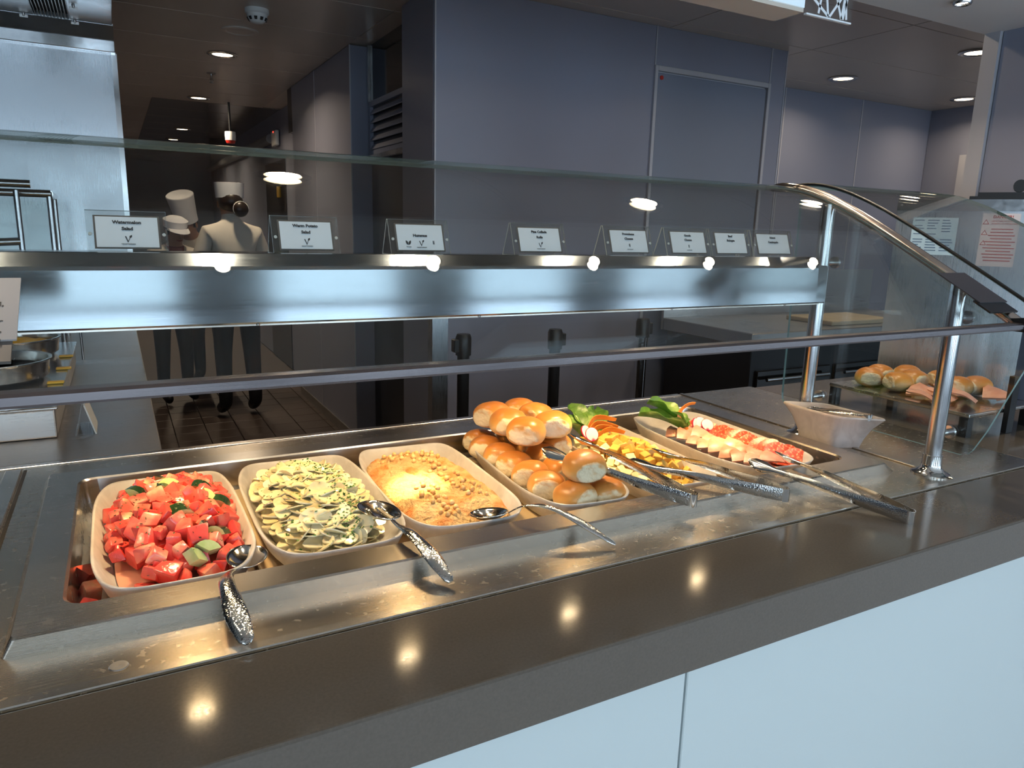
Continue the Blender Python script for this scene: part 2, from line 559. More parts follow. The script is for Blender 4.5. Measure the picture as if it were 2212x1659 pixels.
def bm_box(bm, x0, x1, y0, y1, z0, z1, bevel=0.0, seg=2):
    r = bmesh.ops.create_cube(bm, size=1.0)
    vs = r['verts']
    bmesh.ops.scale(bm, vec=(x1 - x0, y1 - y0, z1 - z0), verts=vs)
    bmesh.ops.translate(bm, vec=((x0 + x1) / 2, (y0 + y1) / 2, (z0 + z1) / 2), verts=vs)
    if bevel > 0:
        es = list({e for v in vs for e in v.link_edges})
        bmesh.ops.bevel(bm, geom=es, offset=bevel, segments=seg, affect='EDGES', profile=0.5)

def box(name, x0, x1, y0, y1, z0, z1, mat, parent=None, bevel=0.0, seg=2):
    bm = bmesh.new()
    bm_box(bm, x0, x1, y0, y1, z0, z1, bevel, seg)
    return add_obj(name, bm_mesh(bm, name), mat, parent)

def loft(bm, rings, closed=True, cap=True, cap_end=None):
    rv = [[bm.verts.new(p) for p in r] for r in rings]
    n = len(rv[0])
    for a, b in zip(rv[:-1], rv[1:]):
        for i in range(n if closed else n - 1):
            j = (i + 1) % n
            bm.faces.new((a[i], a[j], b[j], b[i]))
    if cap:
        bm.faces.new(rv[0][::-1])
        bm.faces.new(rv[-1])
    return rv

def catmull(pts, n=6):
    P = [Vector(p) for p in pts]
    out = []
    for i in range(len(P) - 1):
        p0, p1, p2, p3 = P[max(i - 1, 0)], P[i], P[i + 1], P[min(i + 2, len(P) - 1)]
        for k in range(n):
            t = k / n
            out.append(0.5 * ((2 * p1) + (-p0 + p2) * t + (2 * p0 - 5 * p1 + 4 * p2 - p3) * t * t + (-p0 + 3 * p1 - 3 * p2 + p3) * t ** 3))
    out.append(P[-1])
    return out

def bm_tube(bm, pts, r, seg=12, up=Vector((0, 0, 1)), cap=True, flat=1.0):
    P = [Vector(p) for p in pts]
    rs = r if isinstance(r, (list, tuple)) else [r] * len(P)
    rings = []
    for i, p in enumerate(P):
        t = (P[min(i + 1, len(P) - 1)] - P[max(i - 1, 0)]).normalized()
        u = up if abs(t.dot(up)) < 0.95 else Vector((0, 1, 0))
        s = t.cross(u).normalized()
        w = s.cross(t).normalized()
        rings.append([p + s * (rs[i] * math.cos(2 * PI * k / seg)) + w * (rs[i] * flat * math.sin(2 * PI * k / seg)) for k in range(seg)])
    loft(bm, rings, True, cap)

def tube(name, pts, r, mat, parent=None, seg=12, flat=1.0, up=Vector((0, 0, 1))):
    bm = bmesh.new()
    bm_tube(bm, pts, r, seg, up, True, flat)
    return add_obj(name, bm_mesh(bm, name, True, 50), mat, parent)

def bm_lathe(bm, prof, c, seg=32, axis='Z'):
    rings = []
    for r, h in prof:
        ring = []
        for k in range(seg):
            a = 2 * PI * k / seg
            x, y = r * math.cos(a), r * math.sin(a)
            if axis == 'Z':
                ring.append(Vector((c[0] + x, c[1] + y, c[2] + h)))
            elif axis == 'X':
                ring.append(Vector((c[0] + h, c[1] + x, c[2] + y)))
            else:
                ring.append(Vector((c[0] + x, c[1] + h, c[2] + y)))
        rings.append(ring)
    loft(bm, rings, True, True)

def lathe(name, prof, c, mat, parent=None, seg=32, axis='Z', sharp=40):
    bm = bmesh.new()
    bm_lathe(bm, prof, c, seg, axis)
    return add_obj(name, bm_mesh(bm, name, True, sharp), mat, parent)

def poly_prism(name, pts, d, mat, parent=None):
    """Polygon pts (3D, planar) extruded by vector d."""
    bm = bmesh.new()
    a = [bm.verts.new(Vector(p)) for p in pts]
    b = [bm.verts.new(Vector(p) + Vector(d)) for p in pts]
    bm.faces.new(a)
    bm.faces.new(b[::-1])
    n = len(a)
    for i in range(n):
        bm.faces.new((a[i], a[(i + 1) % n], b[(i + 1) % n], b[i]))
    return add_obj(name, bm_mesh(bm, name), mat, parent)

def strip(bm, cs, wd, nd, ws, cups, th):
    """Thin curved strap: centres, width dirs, normal dirs, half widths, cup depth, thickness."""
    js = [-1, -0.75, -0.4, 0, 0.4, 0.75, 1]
    rings = []
    for c, w, n, h, cu in zip(cs, wd, nd, ws, cups):
        top = [c + w * (h * j) + n * (cu * j * j) for j in js]
        bot = [p - n * th for p in top][::-1]
        rings.append(top + bot)
    loft(bm, rings, True, True)

def text_part(name, s, size, mw, mat, parent, bold=0.0, align='CENTER', sx=1.0):
    cu = bpy.data.curves.new(name, 'FONT')
    cu.body = s
    cu.size = size
    cu.align_x = align
    cu.align_y = 'CENTER'
    cu.offset = bold
    cu.extrude = 0.0001
    cu.resolution_u = 2
    cu.materials.append(MATS[mat])
    o = bpy.data.objects.new('tmp_text', cu)
    COL.objects.link(o)
    dg = bpy.context.evaluated_depsgraph_get()
    me = bpy.data.meshes.new_from_object(o.evaluated_get(dg))
    bpy.data.objects.remove(o)
    bpy.data.curves.remove(cu)
    me.name = name
    me.transform(mw @ Matrix.Diagonal((sx, 1, 1, 1)))
    return add_obj(name, me, None, parent)

def frame_matrix(origin, xdir, ydir):
    x = Vector(xdir).normalized()
    y = Vector(ydir).normalized()
    z = x.cross(y).normalized()
    y = z.cross(x)
    return Matrix(((x.x, y.x, z.x, origin[0]), (x.y, y.y, z.y, origin[1]), (x.z, y.z, z.z, origin[2]), (0, 0, 0, 1)))

def struct(o, label=None):
    o['kind'] = 'structure'
    if label:
        o['label'] = label
    return o

def sroot(name, label):
    o = bpy.data.objects.new(name, None)
    COL.objects.link(o)
    o['kind'] = 'structure'
    o['label'] = label
    return o

# ------------------------------------------------------------------ the room shell
ZC = 2.45          # kitchen ceiling
ZS = 2.10          # lower guest-side soffit
YS = 1.57          # where the soffit ends and the kitchen ceiling begins

# kitchen floor: tiles near the aisle, plain sub-floor around
fl = box('floor', -4.0, 8.0, 1.0, 14.0, -0.06, -0.012, 'grout')
struct(fl, 'dark brown tiled kitchen floor behind the buffet')
bm = bmesh.new()
bm_box(bm, -0.098, 0.098, -0.098, 0.098, -0.012, 0.0, 0.002, 1)
tile_me = bm_mesh(bm, 'tile')
tile_me.materials.append(MATS['floor_tile'])
ti = 0
for iy in range(18):
    for ix in range(7):
        t = bpy.data.objects.new('tile', tile_me)
        COL.objects.link(t)
        t.parent = fl
        t.location = (0.06 + 0.1 + ix * 0.2, 3.5 + iy * 0.2, 0.0)
gf = struct(box('floor_guest', -7.0, 13.0, -2.8, 1.0, -0.06, 0.0, 'guest_floor'), 'guest side floor in front of the buffet counter')

# kitchen ceiling: metal planks 0.61 m wide on a carrier, glossy farther back
ce = box('ceiling', -4.0, 8.0, YS, 14.0, ZC + 0.008, ZC + 0.1, 'ceiling_joint')
struct(ce, 'brown metal plank ceiling of the kitchen')
y0 = 1.86
seams = [-4.0, 1.30, 2.6, 3.55, 8.0]
k = 0
ylist = [YS] + [1.86 + 0.61 * i for i in range(10)]
for a, b in zip(ylist[:-1], ylist[1:]):
    for xa, xb in zip(seams[:-1], seams[1:]):
        if a > 4.0 and xa > 1.29:
            continue
        box('ceiling_panel', xa + 0.003, xb - 0.003, a + 0.0045, b - 0.0045, ZC, ZC + 0.010, 'ceiling_brown', ce)
yy = ylist[-1]
while yy < 13.5:
    box('ceiling_panel', 0.38, 1.60, yy + 0.002, yy + 0.606, ZC, ZC + 0.012, 'ceiling_gloss', ce, 0.003, 1)
    box('ceiling_panel', -0.6, 0.376, yy + 0.002, yy + 0.606, ZC, ZC + 0.012, 'ceiling_brown', ce, 0.003, 1)
    yy += 0.61

# guest soffit and shell with daylight windows behind the camera
so = struct(box('ceiling_soffit', -7.0, 13.0, -2.8, YS, ZS, ZC + 0.1, 'ceiling_white'), 'pale lowered ceiling over the guest side')
rw = sroot('wall_rear', 'rear wall with tall windows behind the viewer')
box('spandrel', -7.0, 13.0, -2.8, -2.6, 0.0, 0.70, 'guest_wall', rw)
box('header', -7.0, 13.0, -2.8, -2.6, 1.95, ZS, 'guest_wall', rw)
wx = -3.6
wins = []
while wx < 7.0:
    wins.append((wx, wx + 0.92))
    wx += 1.50
prev = -7.0
for a, b in wins:
    box('pier', prev, a, -2.8, -2.6, 0.70, 1.95, 'guest_wall', rw)
    prev = b
box('pier', prev, 13.0, -2.8, -2.6, 0.70, 1.95, 'guest_wall', rw)
for i, (a, b) in enumerate(wins):
    w = sroot('window_%d' % (i + 1), 'tall daylight window in the rear wall')
    box('frame_bar', a, b, -2.75, -2.7, 1.10, 1.15, 'window_frame', w)
    box('frame_bar', (a + b) / 2 - 0.02, (a + b) / 2 + 0.02, -2.75, -2.7, 1.15, 1.95, 'window_frame', w)
    ld = bpy.data.lights.new('window_daylight', 'AREA')
    ld.shape = 'RECTANGLE'
    ld.size = 0.92
    ld.size_y = 1.25
    ld.energy = WIN_E
    ld.color = (0.62, 0.82, 1.0)
    lo = bpy.data.objects.new('window_daylight', ld)
    COL.objects.link(lo)
    lo.location = ((a + b) / 2, -2.68, 1.325)
    lo.rotation_euler = (PI / 2, 0, 0)
struct(box('wall_guest_left', -7.2, -7.0, -2.8, 14.0, 0, ZC + 0.1, 'guest_wall'), 'far left wall of the room')
struct(box('wall_guest_right', 13.0, 13.2, -2.8, YS, 0, ZC + 0.1, 'guest_wall'), 'far right wall of the guest room')
struct(box('wall_kitchen_end', -4.0, 8.0, 13.0, 13.2, 0, ZC + 0.1, 'guest_wall'), 'far end wall of the kitchen corridor')

def panel_wall(name, label, body, panels, joint='joint_strip'):
    root = sroot(name, label)
    box('core', *body, joint, root)
    for p in panels:
        box('panel', *p[:6], p[6] if len(p) > 6 else 'panel_blue', root, 0.0015, 1)
    return root

# centre block facing the viewer
g = 0.003
YB = 3.173
blk = panel_wall('wall_block', 'grey blue panelled block in the middle of the kitchen',
    (1.31, 3.462, YB + 0.012, 3.58, 0, ZC),
    [(1.30 + g, 2.522 - g, YB, YB + 0.012, 0, ZC), (2.522 + g, 3.347 - g, YB, YB + 0.012, 2.255 + g, ZC),
     (3.347 + g, 3.472, YB, YB + 0.012, 0, ZC),
     (1.30, 1.31, YB + 0.012 + g, 3.59, 0, ZC)])
box('corner_guard', 1.292, 1.372, YB - 0.004, YB + 0.001, 0, 1.12, 'steel_panel', blk)
box('corner_guard', 1.292, 1.297, YB, YB + 0.05, 0, 1.12, 'steel_panel', blk)
for x, z0 in ((2.522, 2.262), (3.347, 2.262), (1.3035, 1.12), (3.469, 0.0)):
    box('joint_strip', x - 0.0035, x + 0.0035, YB - 0.0025, YB + 0.002, z0, ZC, 'joint_strip', blk)
dr = sroot('door_1', 'flush blue grey hatch door in the panelled block')
box('door_leaf', 2.522 + 0.022, 3.347 - 0.022, YB - 0.002, YB + 0.010, 0, 2.228, 'door_blue', dr, 0.002, 1)
box('door_frame', 2.522 - 0.004, 2.522 + 0.016, YB - 0.012, YB + 0.011, 0, 2.262, 'joint_strip', dr, 0.002, 1)
box('door_frame', 3.347 - 0.016, 3.347 + 0.004, YB - 0.012, YB + 0.011, 0, 2.262, 'joint_strip', dr, 0.002, 1)
box('door_frame', 2.522 + 0.016, 3.347 - 0.016, YB - 0.012, YB + 0.011, 2.236, 2.262, 'joint_strip', dr, 0.002, 1)
lathe('indicator_dot', [(0.0, 0), (0.011, 0), (0.011, 0.004), (0, 0.004)], (2.567, YB - 0.006, 2.205), 'red_plastic', dr, 16, 'Y')

# recess with louvres between the block and the corridor wall
lw_ = sroot('wall_louvre', 'recessed dark wall with louvred vent grille')
box('core', 1.42, 1.9, 3.585, 4.46, 0, ZC, 'panel_dark', lw_)
box('upper_panel', 1.41, 1.42, 3.59, 4.44, 2.135, ZC, 'black_glass', lw_, 0.002, 1)
box('vent_frame', 1.40, 1.42, 4.425, 4.46, 1.83, 2.135, 'panel_blue', lw_)
box('vent_frame', 1.40, 1.42, 3.59, 4.425, 2.105, 2.135, 'panel_blue', lw_)
box('vent_frame', 1.40, 1.42, 3.59, 4.425, 1.83, 1.855, 'panel_blue', lw_)
for i in range(5):
    zz = 1.858 + i * 0.05
    poly_prism('slat', [(1.398, 3.59, zz), (1.402, 3.59, zz), (1.420, 3.59, zz + 0.030), (1.416, 3.59, zz + 0.032), (1.396, 3.59, zz + 0.004)], (0, 0.835, 0), 'panel_blue', lw_)
box('edge_trim', 1.385, 1.41, 3.59, 4.46, 1.80, 1.825, 'steel_panel', lw_)
box('edge_trim', 1.395, 1.41, 4.44, 4.46, 2.135, ZC, 'steel_panel', lw_)

# corridor wall on the right of the aisle
cw = panel_wall('wall_corridor', 'grey blue panelled corridor wall beside the aisle',
    (1.312, 1.92, 4.512, 6.1, 0, ZC),
    [(1.30, 1.312, 4.50, 5.365 - g, 0, ZC), (1.30, 1.312, 5.365 + g, 6.10, 0, ZC), (1.30 + g, 1.90, 4.488, 4.50, 0, ZC)])
box('joint_strip', 1.2975, 1.302, 5.361, 5.369, 0, ZC, 'joint_strip', cw)
box('joint_strip', 1.2970, 1.304, 4.485, 4.491, 0, ZC, 'joint_strip', cw)
box('baseboard', 1.292, 1.30, 4.49, 6.1, 0, 0.07, 'steel_dull', cw)
fw = sroot('wall_corridor_far', 'dim far corridor wall behind the panelled wall')
box('core', 1.46, 1.92, 6.1, 13.0, 0, ZC, 'panel_blue', fw)
box('header_beam', 1.30, 1.46, 6.1, 6.25, 2.12, ZC, 'panel_dark', fw)
box('door_leaf', 1.452, 1.46, 7.2, 8.2, 0, 2.0, 'panel_dark', fw)
struct(box('wall_left', -0.62, -0.5, 4.6, 13.0, 0, ZC, 'panel_blue'), 'left wall of the kitchen corridor')
struct(box('wall_left_far', -4.0, -3.9, 1.6, 4.6, 0, ZC, 'panel_dark'), 'left end wall behind the cooking line')
struct(box('wall_left_back', -4.0, -0.5, 4.56, 4.66, 0, ZC, 'panel_dark'), 'wall behind the steel cooking hood')

# back wall and return at the right
rb = panel_wall('wall_back_right', 'dark blue panelled wall in the far right corner',
    (3.3, 6.1, 3.915, 4.0, 0, ZC),
    [(3.2, 3.93, 3.90, 3.915, 0, ZC), (3.936, 4.28, 3.90, 3.915, 0, ZC), (4.286, 5.12, 3.90, 3.915, 0, ZC), (5.126, 5.98, 3.90, 3.915, 0, ZC)])
for x in (4.283, 5.123, 3.933):
    box('joint_strip', x - 0.005, x + 0.005, 3.897, 3.902, 0, ZC, 'joint_strip', rb)
rt = panel_wall('wall_right', 'dark blue side wall at the far right', (5.995, 6.1, 1.0, 3.9, 0, ZC), [(5.98, 5.995, 3.0, 3.9, 0, ZC), (5.98, 5.995, 1.0, 2.994, 0, ZC)])
dr2 = sroot('door_2', 'dark door with pale frame in the far right wall')
box('door_leaf', 5.968, 5.98, 2.80, 3.52, 0, 2.0, 'door_blue', dr2)
box('door_frame', 5.955, 5.985, 3.52, 3.60, 0, 2.08, 'joint_strip', dr2)
box('door_frame', 5.955, 5.985, 2.72, 2.80, 0, 2.08, 'joint_strip', dr2)
box('door_frame', 5.955, 5.985, 2.80, 3.52, 2.0, 2.08, 'joint_strip', dr2)
pl = sroot('wall_pillar', 'blue grey pillar with bright metal edge at the right')
box('core', 2.66, 3.4, 0.9, 1.56, 0, ZS, 'panel_blue', pl)
box('edge_trim', 2.63, 2.66, 1.515, 1.566, 0, ZS, 'joint_strip', pl)
box('face_panel', 2.645, 2.66, 0.9, 1.512, 0, ZS, 'panel_blue', pl)

# ------------------------------------------------------------------ lamps
def area_lamp(name, loc, size, energy, col, parent, spread=150):
    ld = bpy.data.lights.new(name, 'AREA')
    ld.shape = 'DISK'
    ld.size = size
    ld.energy = energy
    ld.color = col
    ld.spread = math.radians(spread)
    o = bpy.data.objects.new(name, ld)
    COL.objects.link(o)
    o.parent = parent
    o.matrix_parent_inverse = WM.get(parent.name, Matrix.Identity(4)).inverted()
    o.matrix_basis = Matrix.Translation(loc)
    return o

def downlight(x, y, z, r, energy, label, lens='lamp_lens', group='ceiling downlights', cat='downlight', col=WARM, name='downlight', spread=150):
    t = thing(name, label, cat, (x, y, z), 0, group)
    lathe('trim_ring', [(r * 0.82, 0.0), (r * 1.22, 0.0), (r * 1.25, -0.006), (r * 1.10, -0.012), (r * 0.90, -0.010), (r * 0.82, -0.004)], (x, y, z), 'steel_plain', t, 28)
    lathe('lens', [(0.0, -0.0045), (r * 0.86, -0.0045), (r * 0.86, -0.0025), (0.0, -0.0025)], (x, y, z), lens, t, 24)
    area_lamp('bulb', (x, y, z - 0.014), r * 1.5, energy, col, t, spread)
    return t

DLE = 8.0
for (x, y, lb) in [
    (0.69, 5.20, 'round warm ceiling downlight nearest above the kitchen corridor'),
    (0.73, 7.10, 'second round warm ceiling downlight along the kitchen corridor'),
    (0.79, 9.60, 'third small warm ceiling downlight deep in the corridor'),
    (0.78, 10.9, 'farthest small warm ceiling downlight in the corridor'),
    (4.33, 3.47, 'round warm downlight above the far right blue wall'),
    (4.32, 2.60, 'round warm downlight half hidden by the pillar edge'),
    (5.64, 3.44, 'rightmost low round downlight near the far corner'),
    (0.51, 2.17, 'warm kitchen downlight above the front aisle, seen mirrored in the glass'),
    (1.96, 2.05, 'warm kitchen downlight in front of the panelled block'),
    (3.14, 2.25, 'warm kitchen downlight in front of the hatch door')]:
    downlight(x, y, ZC, 0.075, 3.0 if y < 2.3 else (2.6 if x > 4 else DLE), lb)
for i, x in enumerate((-0.30, 0.217, 0.744, 1.26, 1.72, 2.22, 2.73)):
    downlight(x, 1.40, ZS, 0.021, 1.6, '%s small bright soffit spotlight from the left over the buffet glass' % ('first', 'second', 'third', 'fourth', 'fifth', 'sixth', 'seventh', 'eighth', 'ninth', 'tenth', 'eleventh', 'twelfth', 'thirteenth')[i], 'spot_lens', 'soffit spotlights over the buffet', 'spotlight', (1.0, 0.82, 0.62), 'soffit_spotlight', 120)
for i, x in enumerate((-2.0, 1.0, 4.0)):
    for y in (-1.4,):
        downlight(x, y, ZS, 0.06, 8.0, '%s warm guest room downlight from the left behind the viewer' % ('first', 'second', 'third', 'fourth', 'fifth', 'sixth', 'seventh', 'eighth', 'ninth', 'tenth', 'eleventh', 'twelfth', 'thirteenth')[i], 'lamp_lens', 'guest room downlights', 'downlight')

# ------------------------------------------------------------------ buffet counter
def rrect(x0, x1, y0, y1, r, z, n=5):
    pts = []
    for cx, cy, a0 in ((x1 - r, y1 - r, 0), (x0 + r, y1 - r, 90), (x0 + r, y0 + r, 180), (x1 - r, y0 + r, 270)):
        for k in range(n + 1):
            a = math.radians(a0 + 90 * k / n)
            pts.append(Vector((cx + r * math.cos(a), cy + r * math.sin(a), z)))
    return pts

def ring_slab(name, o, i, z0, z1, mat, parent):
    bm = bmesh.new()
    def q(r, z):
        return [Vector((r[0], r[2], z)), Vector((r[1], r[2], z)), Vector((r[1], r[3], z)), Vector((r[0], r[3], z))]
    loft(bm, [q(i, z0), q(o, z0), q(o, z1), q(i, z1), q(i, z0)], True, False)
    bmesh.ops.remove_doubles(bm, verts=bm.verts, dist=1e-6)
    return add_obj(name, bm_mesh(bm, name), mat, parent)

bc = thing('buffet_counter', 'long buffet counter with brown stone edge, steel deck and white front', 'counter', (0.6, 1.2, 0))
box('carcass', -2.4, 3.2, 0.725, 1.76, 0.0, 0.80, 'black_matt', bc)
box('stone_edge', -2.4, 3.2, 0.672, 0.852, 0.817, 0.900, 'stone', bc, 0.004, 3)
box('stone_top', 1.922, 3.2, 0.8525, 1.76, 0.860, 0.900, 'stone', bc, 0.002, 1)
ring_slab('steel_deck', (-2.4, 1.92, 0.8525, 1.778), (-0.13, 1.475, 0.985, 1.60), 0.880, 0.900, 'steel_deck', bc)
box('deck_lip', -2.4, 1.918, 0.853, 0.871, 0.8995, 0.9035, 'steel_frame', bc, 0.0015, 1)
box('deck_seam', 1.597, 1.609, 0.872, 1.776, 0.8995, 0.9035, 'steel_frame', bc, 0.0015, 1)
box('deck_seam', -0.236, -0.206, 0.875, 1.74, 0.8995, 0.9045, 'steel_frame', bc, 0.002, 1)
box('deck_seam', -0.204, -0.198, 0.875, 1.74, 0.8985, 0.9008, 'black_matt', bc)
box('deck_seam', -2.4, 1.59, 1.757, 1.778, 0.8995, 0.9025, 'steel_frame', bc, 0.001, 1)
bm = bmesh.new()
loft(bm, [rrect(-0.160, 1.530, 0.966, 1.650, 0.004, 0.8985), rrect(-0.149, 1.497, 0.966, 1.618, 0.006, 0.9215), rrect(-0.147, 1.495, 0.969, 1.616, 0.006, 0.924),
          rrect(-0.098, 1.443, 1.026, 1.563, 0.030, 0.924), rrect(-0.094, 1.439, 1.030, 1.559, 0.028, 0.921), rrect(-0.092, 1.437, 1.032, 1.557, 0.028, 0.905)], True, False)
flat_big(add_obj('well_frame', bm_mesh(bm, 'well_frame', True, 25), 'steel_frame', bc))
bm = bmesh.new()
rv = loft(bm, [rrect(-0.0925, 1.4375, 1.0315, 1.5575, 0.028, 0.906), rrect(-0.088, 1.433, 1.036, 1.553, 0.028, 0.870), rrect(-0.078, 1.423, 1.046, 1.543, 0.022, 0.857)], True, False)
bm.faces.new(rv[-1])
flat_big(add_obj('well_pan', bm_mesh(bm, 'well_pan', True, 40), 'steel_pan', bc), 0.004)
for a, b in ((-2.4, -0.55), (-0.55, 0.675), (0.675, 1.90), (1.90, 3.2)):
    box('front_panel', a + 0.002, b - 0.002, 0.690, 0.712, 0.02, 0.8165, 'white_laminate', bc, 0.0015, 1)
for (x, y) in ((-0.035, 0.892), (-0.30, 1.18)):
    lathe('bolt_dimple', [(0.0, 0.0), (0.011, 0.0), (0.010, 0.0012), (0.004, 0.0014), (0.0, 0.0008)], (x, y, 0.900), 'steel_dull', bc, 16)

# cook line counter behind on the left
lc = thing('cooking_counter', 'stainless cooking line counter running away on the left', 'counter', (-1.1, 3.0, 0))
box('carcass', -2.4, 0.03, 1.82, 4.33, 0, 0.86, 'black_matt', lc)
box('steel_top', -2.4, 0.059, 1.7835, 4.345, 0.866, 0.9005, 'steel_dull', lc, 0.003, 2)
box('plinth', 0.062, 0.075, 1.79, 3.9, 0.0, 0.05, 'black_matt', lc)

# cutting boards lying under the platters in the well
for a, b, lb in ((0.165, 0.52, 'beige cutting board under the potato salad platter'), (0.525, 0.885, 'beige cutting board under the hummus and roll platters'), (0.89, 1.40, 'beige cutting board under the cheese platter')):
    tag(box('cutting_board', a, b, 1.05, 1.53, 0.8575, 0.871, 'board', None, 0.002, 1), lb, 'cutting board', 'cutting boards in the well')

# ------------------------------------------------------------------ sneeze guard
def arch_z(y):
    q = y - 1.1
    return -1.3231 * q ** 4 - 0.6296 * q ** 3 - 0.15575 * q * q + 0.52807 * q + 1.42743
PS = [Vector((0, 0.790 + 0.690 * i / 44, arch_z(0.790 + 0.690 * i / 44))) for i in range(45)]

def curved_glass(name, x0, x1, parent, th=0.008, dz=0.0, edge='glass_edge'):
    bm = bmesh.new()
    rings = []
    for i, p in enumerate(PS):
        t = (PS[min(i + 1, len(PS) - 1)] - PS[max(i - 1, 0)]).normalized()
        n = Vector((0, -t.z, t.y))
        a = p + n * (th / 2)
        b = p - n * (th / 2)
        rings.append([Vector((x0, a.y, a.z + dz)), Vector((x1, a.y, a.z + dz)), Vector((x1, b.y, b.z + dz)), Vector((x0, b.y, b.z + dz))])
    loft(bm, rings, True, True)
    me = bm_mesh(bm, name, False)
    o = add_obj(name, me, ['glass', edge], parent)
    for f in me.polygons:
        n = f.normal
        side = abs(n.x) > 0.9
        c = f.center
        tip = f.area < 0.5 and (c.y > PS[-1].y - 0.0005 or c.y < PS[0].y + 0.0005) and len(f.vertices) == 4
        f.material_index = 1 if (side or tip) else 0
        f.use_smooth = not (side or tip)
    me.set_sharp_from_angle(angle=math.radians(40))
    return o

sg = thing('sneeze_guard', 'curved glass sneeze guard with bronze steel arch and posts over the buffet', 'sneeze guard', (1.593, 0.922, 0.90))
curved_glass('curved_glass', -1.6, 1.584, sg)
bm = bmesh.new()
prof = [(0.776, 1.2475), (0.798, 1.2475), (0.802, 1.2500), (0.802, 1.2580), (0.797, 1.2610), (0.779, 1.2610), (0.775, 1.2580), (0.775, 1.2500)]
loft(bm, [[Vector((x, a, b)) for a, b in prof] for x in (-1.6, 1.598)], True, True)
add_obj('front_rail', bm_mesh(bm, 'front_rail', False), 'steel_rail', sg)
tube('arch_rail', [(1.596, p.y, p.z) for p in PS[:-6]], 0.0125, 'steel_arch', sg, 14)
tube('arch_tip', [(1.596, p.y, p.z) for p in PS[-8:]], [0.0125] * 5 + [0.011, 0.009, 0.004], 'steel_mirror', sg, 14)
poly_prism('end_bracket', [(1.584, 0.768, 1.243), (1.584, 0.812, 1.243), (1.584, 0.806, 1.268), (1.584, 0.776, 1.272)], (0.030, 0, 0), 'black_plastic', sg)
for (y, zt) in ((0.922, 1.338), (1.277, 1.500)):
    po = lathe('post', [(0.0, 0.0), (0.0175, 0.0), (0.0175, zt - 0.90), (0.0, zt - 0.90)], (1.593, y, 0.90), 'steel_post', sg, 24)
    lathe('base_flange', [(0.0, 0.0), (0.040, 0.0), (0.040, 0.003), (0.030, 0.007), (0.022, 0.015), (0.0205, 0.024), (0.0205, 0.044), (0.0176, 0.045), (0.0, 0.045)], (1.593, y, 0.9001), 'steel_mirror', po, 28)
    for z in ((0.992, 1.254) if y < 1 else (1.0, 1.355)):
        lathe('glass_standoff', [(0.0, 0.0), (0.0075, 0.0), (0.0075, 0.030), (0.015, 0.030), (0.015, 0.036), (0.0, 0.036)], (1.609, y, z), 'steel_plain', po, 18, 'X')
        lathe('standoff_cap', [(0.0, 0.0), (0.014, 0.0), (0.012, 0.006), (0.0, 0.006)], (1.6535, y, z), 'acrylic', po, 18, 'X')
# end glass following the arch above, straight below with rounded lower corners
outer = [(1.412, 1.534), (1.345, 1.523), (1.264, 1.497), (1.127, 1.431), (1.004, 1.366), (0.893, 1.304), (0.800, 1.252), (0.792, 1.16), (0.845, 1.012), (0.868, 0.962), (0.878, 0.950), (0.892, 0.945),
         (1.375, 0.945), (1.390, 0.949), (1.402, 0.962), (1.405, 0.980)]
bm = bmesh.new()
loft(bm, [[Vector((x, a, b)) for a, b in outer] for x in (1.6455, 1.6530)], True, True)
me = bm_mesh(bm, 'end_glass')
o = add_obj('end_glass', me, ['glass', 'glass_edge'], sg)
for f in me.polygons:
    f.material_index = 0 if abs(f.normal.x) > 0.9 else 1

ng = thing('sneeze_guard', 'neighbouring curved glass sneeze guard with black edge seal further right', 'sneeze guard', (1.70, 0.80, 0.90))
curved_glass('curved_glass', 1.700, 2.25, ng, 0.008, 0.012)
tube('edge_seal', [(1.697, p.y, p.z + 0.014) for p in PS], 0.0035, 'black_plastic', ng, 8)
bm = bmesh.new()
loft(bm, [[Vector((x, a, b + 0.008)) for a, b in prof] for x in (1.72, 2.25)], True, True)
add_obj('front_rail', bm_mesh(bm, 'front_rail', False), 'steel_rail', ng)
lathe('post', [(0.0, 0.0), (0.0175, 0.0), (0.0175, 0.43), (0.0, 0.43)], (2.22, 0.90, 0.90), 'steel_post', ng, 20)

# notice boards clipped to the glass
def notice(label, cx, y0, z0, w, h, tilt_y, mat, holder, lines, size, ink, align, tx):
    t = thing('notice_card', label, 'notice', (cx, y0, z0), 0, 'notice cards on the guard glass')
    up = Vector((0, 0.123, 0.068)).normalized()
    xd = Vector((1, tilt_y, 0)).normalized()
    nn = xd.cross(up).normalized()
    o0 = Vector((cx, y0, z0)) + nn * 0.0095
    def quad(x0, x1, v0, v1, off):
        return [o0 + xd * x0 + up * v0 + nn * off, o0 + xd * x1 + up * v0 + nn * off, o0 + xd * x1 + up * v1 + nn * off, o0 + xd * x0 + up * v1 + nn * off]
    pp = poly_prism('card', quad(-w / 2, w / 2, 0.22 * h, h, 0.0), nn * 0.002, mat, t)
    poly_prism('holder', quad(-w / 2 - 0.004, w / 2 - 0.004, 0.0, 0.30 * h, -0.004), nn * 0.0035, holder, t)
    for i, s in enumerate(lines):
        if not s:
            continue
        fm = frame_matrix(o0 + xd * tx + up * (h * 0.86 - i * size * 1.42) + nn * 0.0024, xd, up)
        text_part('lettering', s, size, fm, ink, pp, 0.0002, align)
    return t

notice('grey printed notice clipped to the left end of the guard glass', -0.1545, 0.824, 1.2765, 0.125, 0.140, 0.0, 'card_grey', 'card_backing', ['', '', 'ood,', '', 'ur', 's,', 'ain'], 0.0105, 'ink', 'RIGHT', 0.050)
notice('dark notice card clipped inside the right end of the guard glass', 1.572, 0.813, 1.2735, 0.088, 0.140, -0.06, 'card_dark', 'black_plastic', [], 0.009, 'ink', 'CENTER', 0.0)

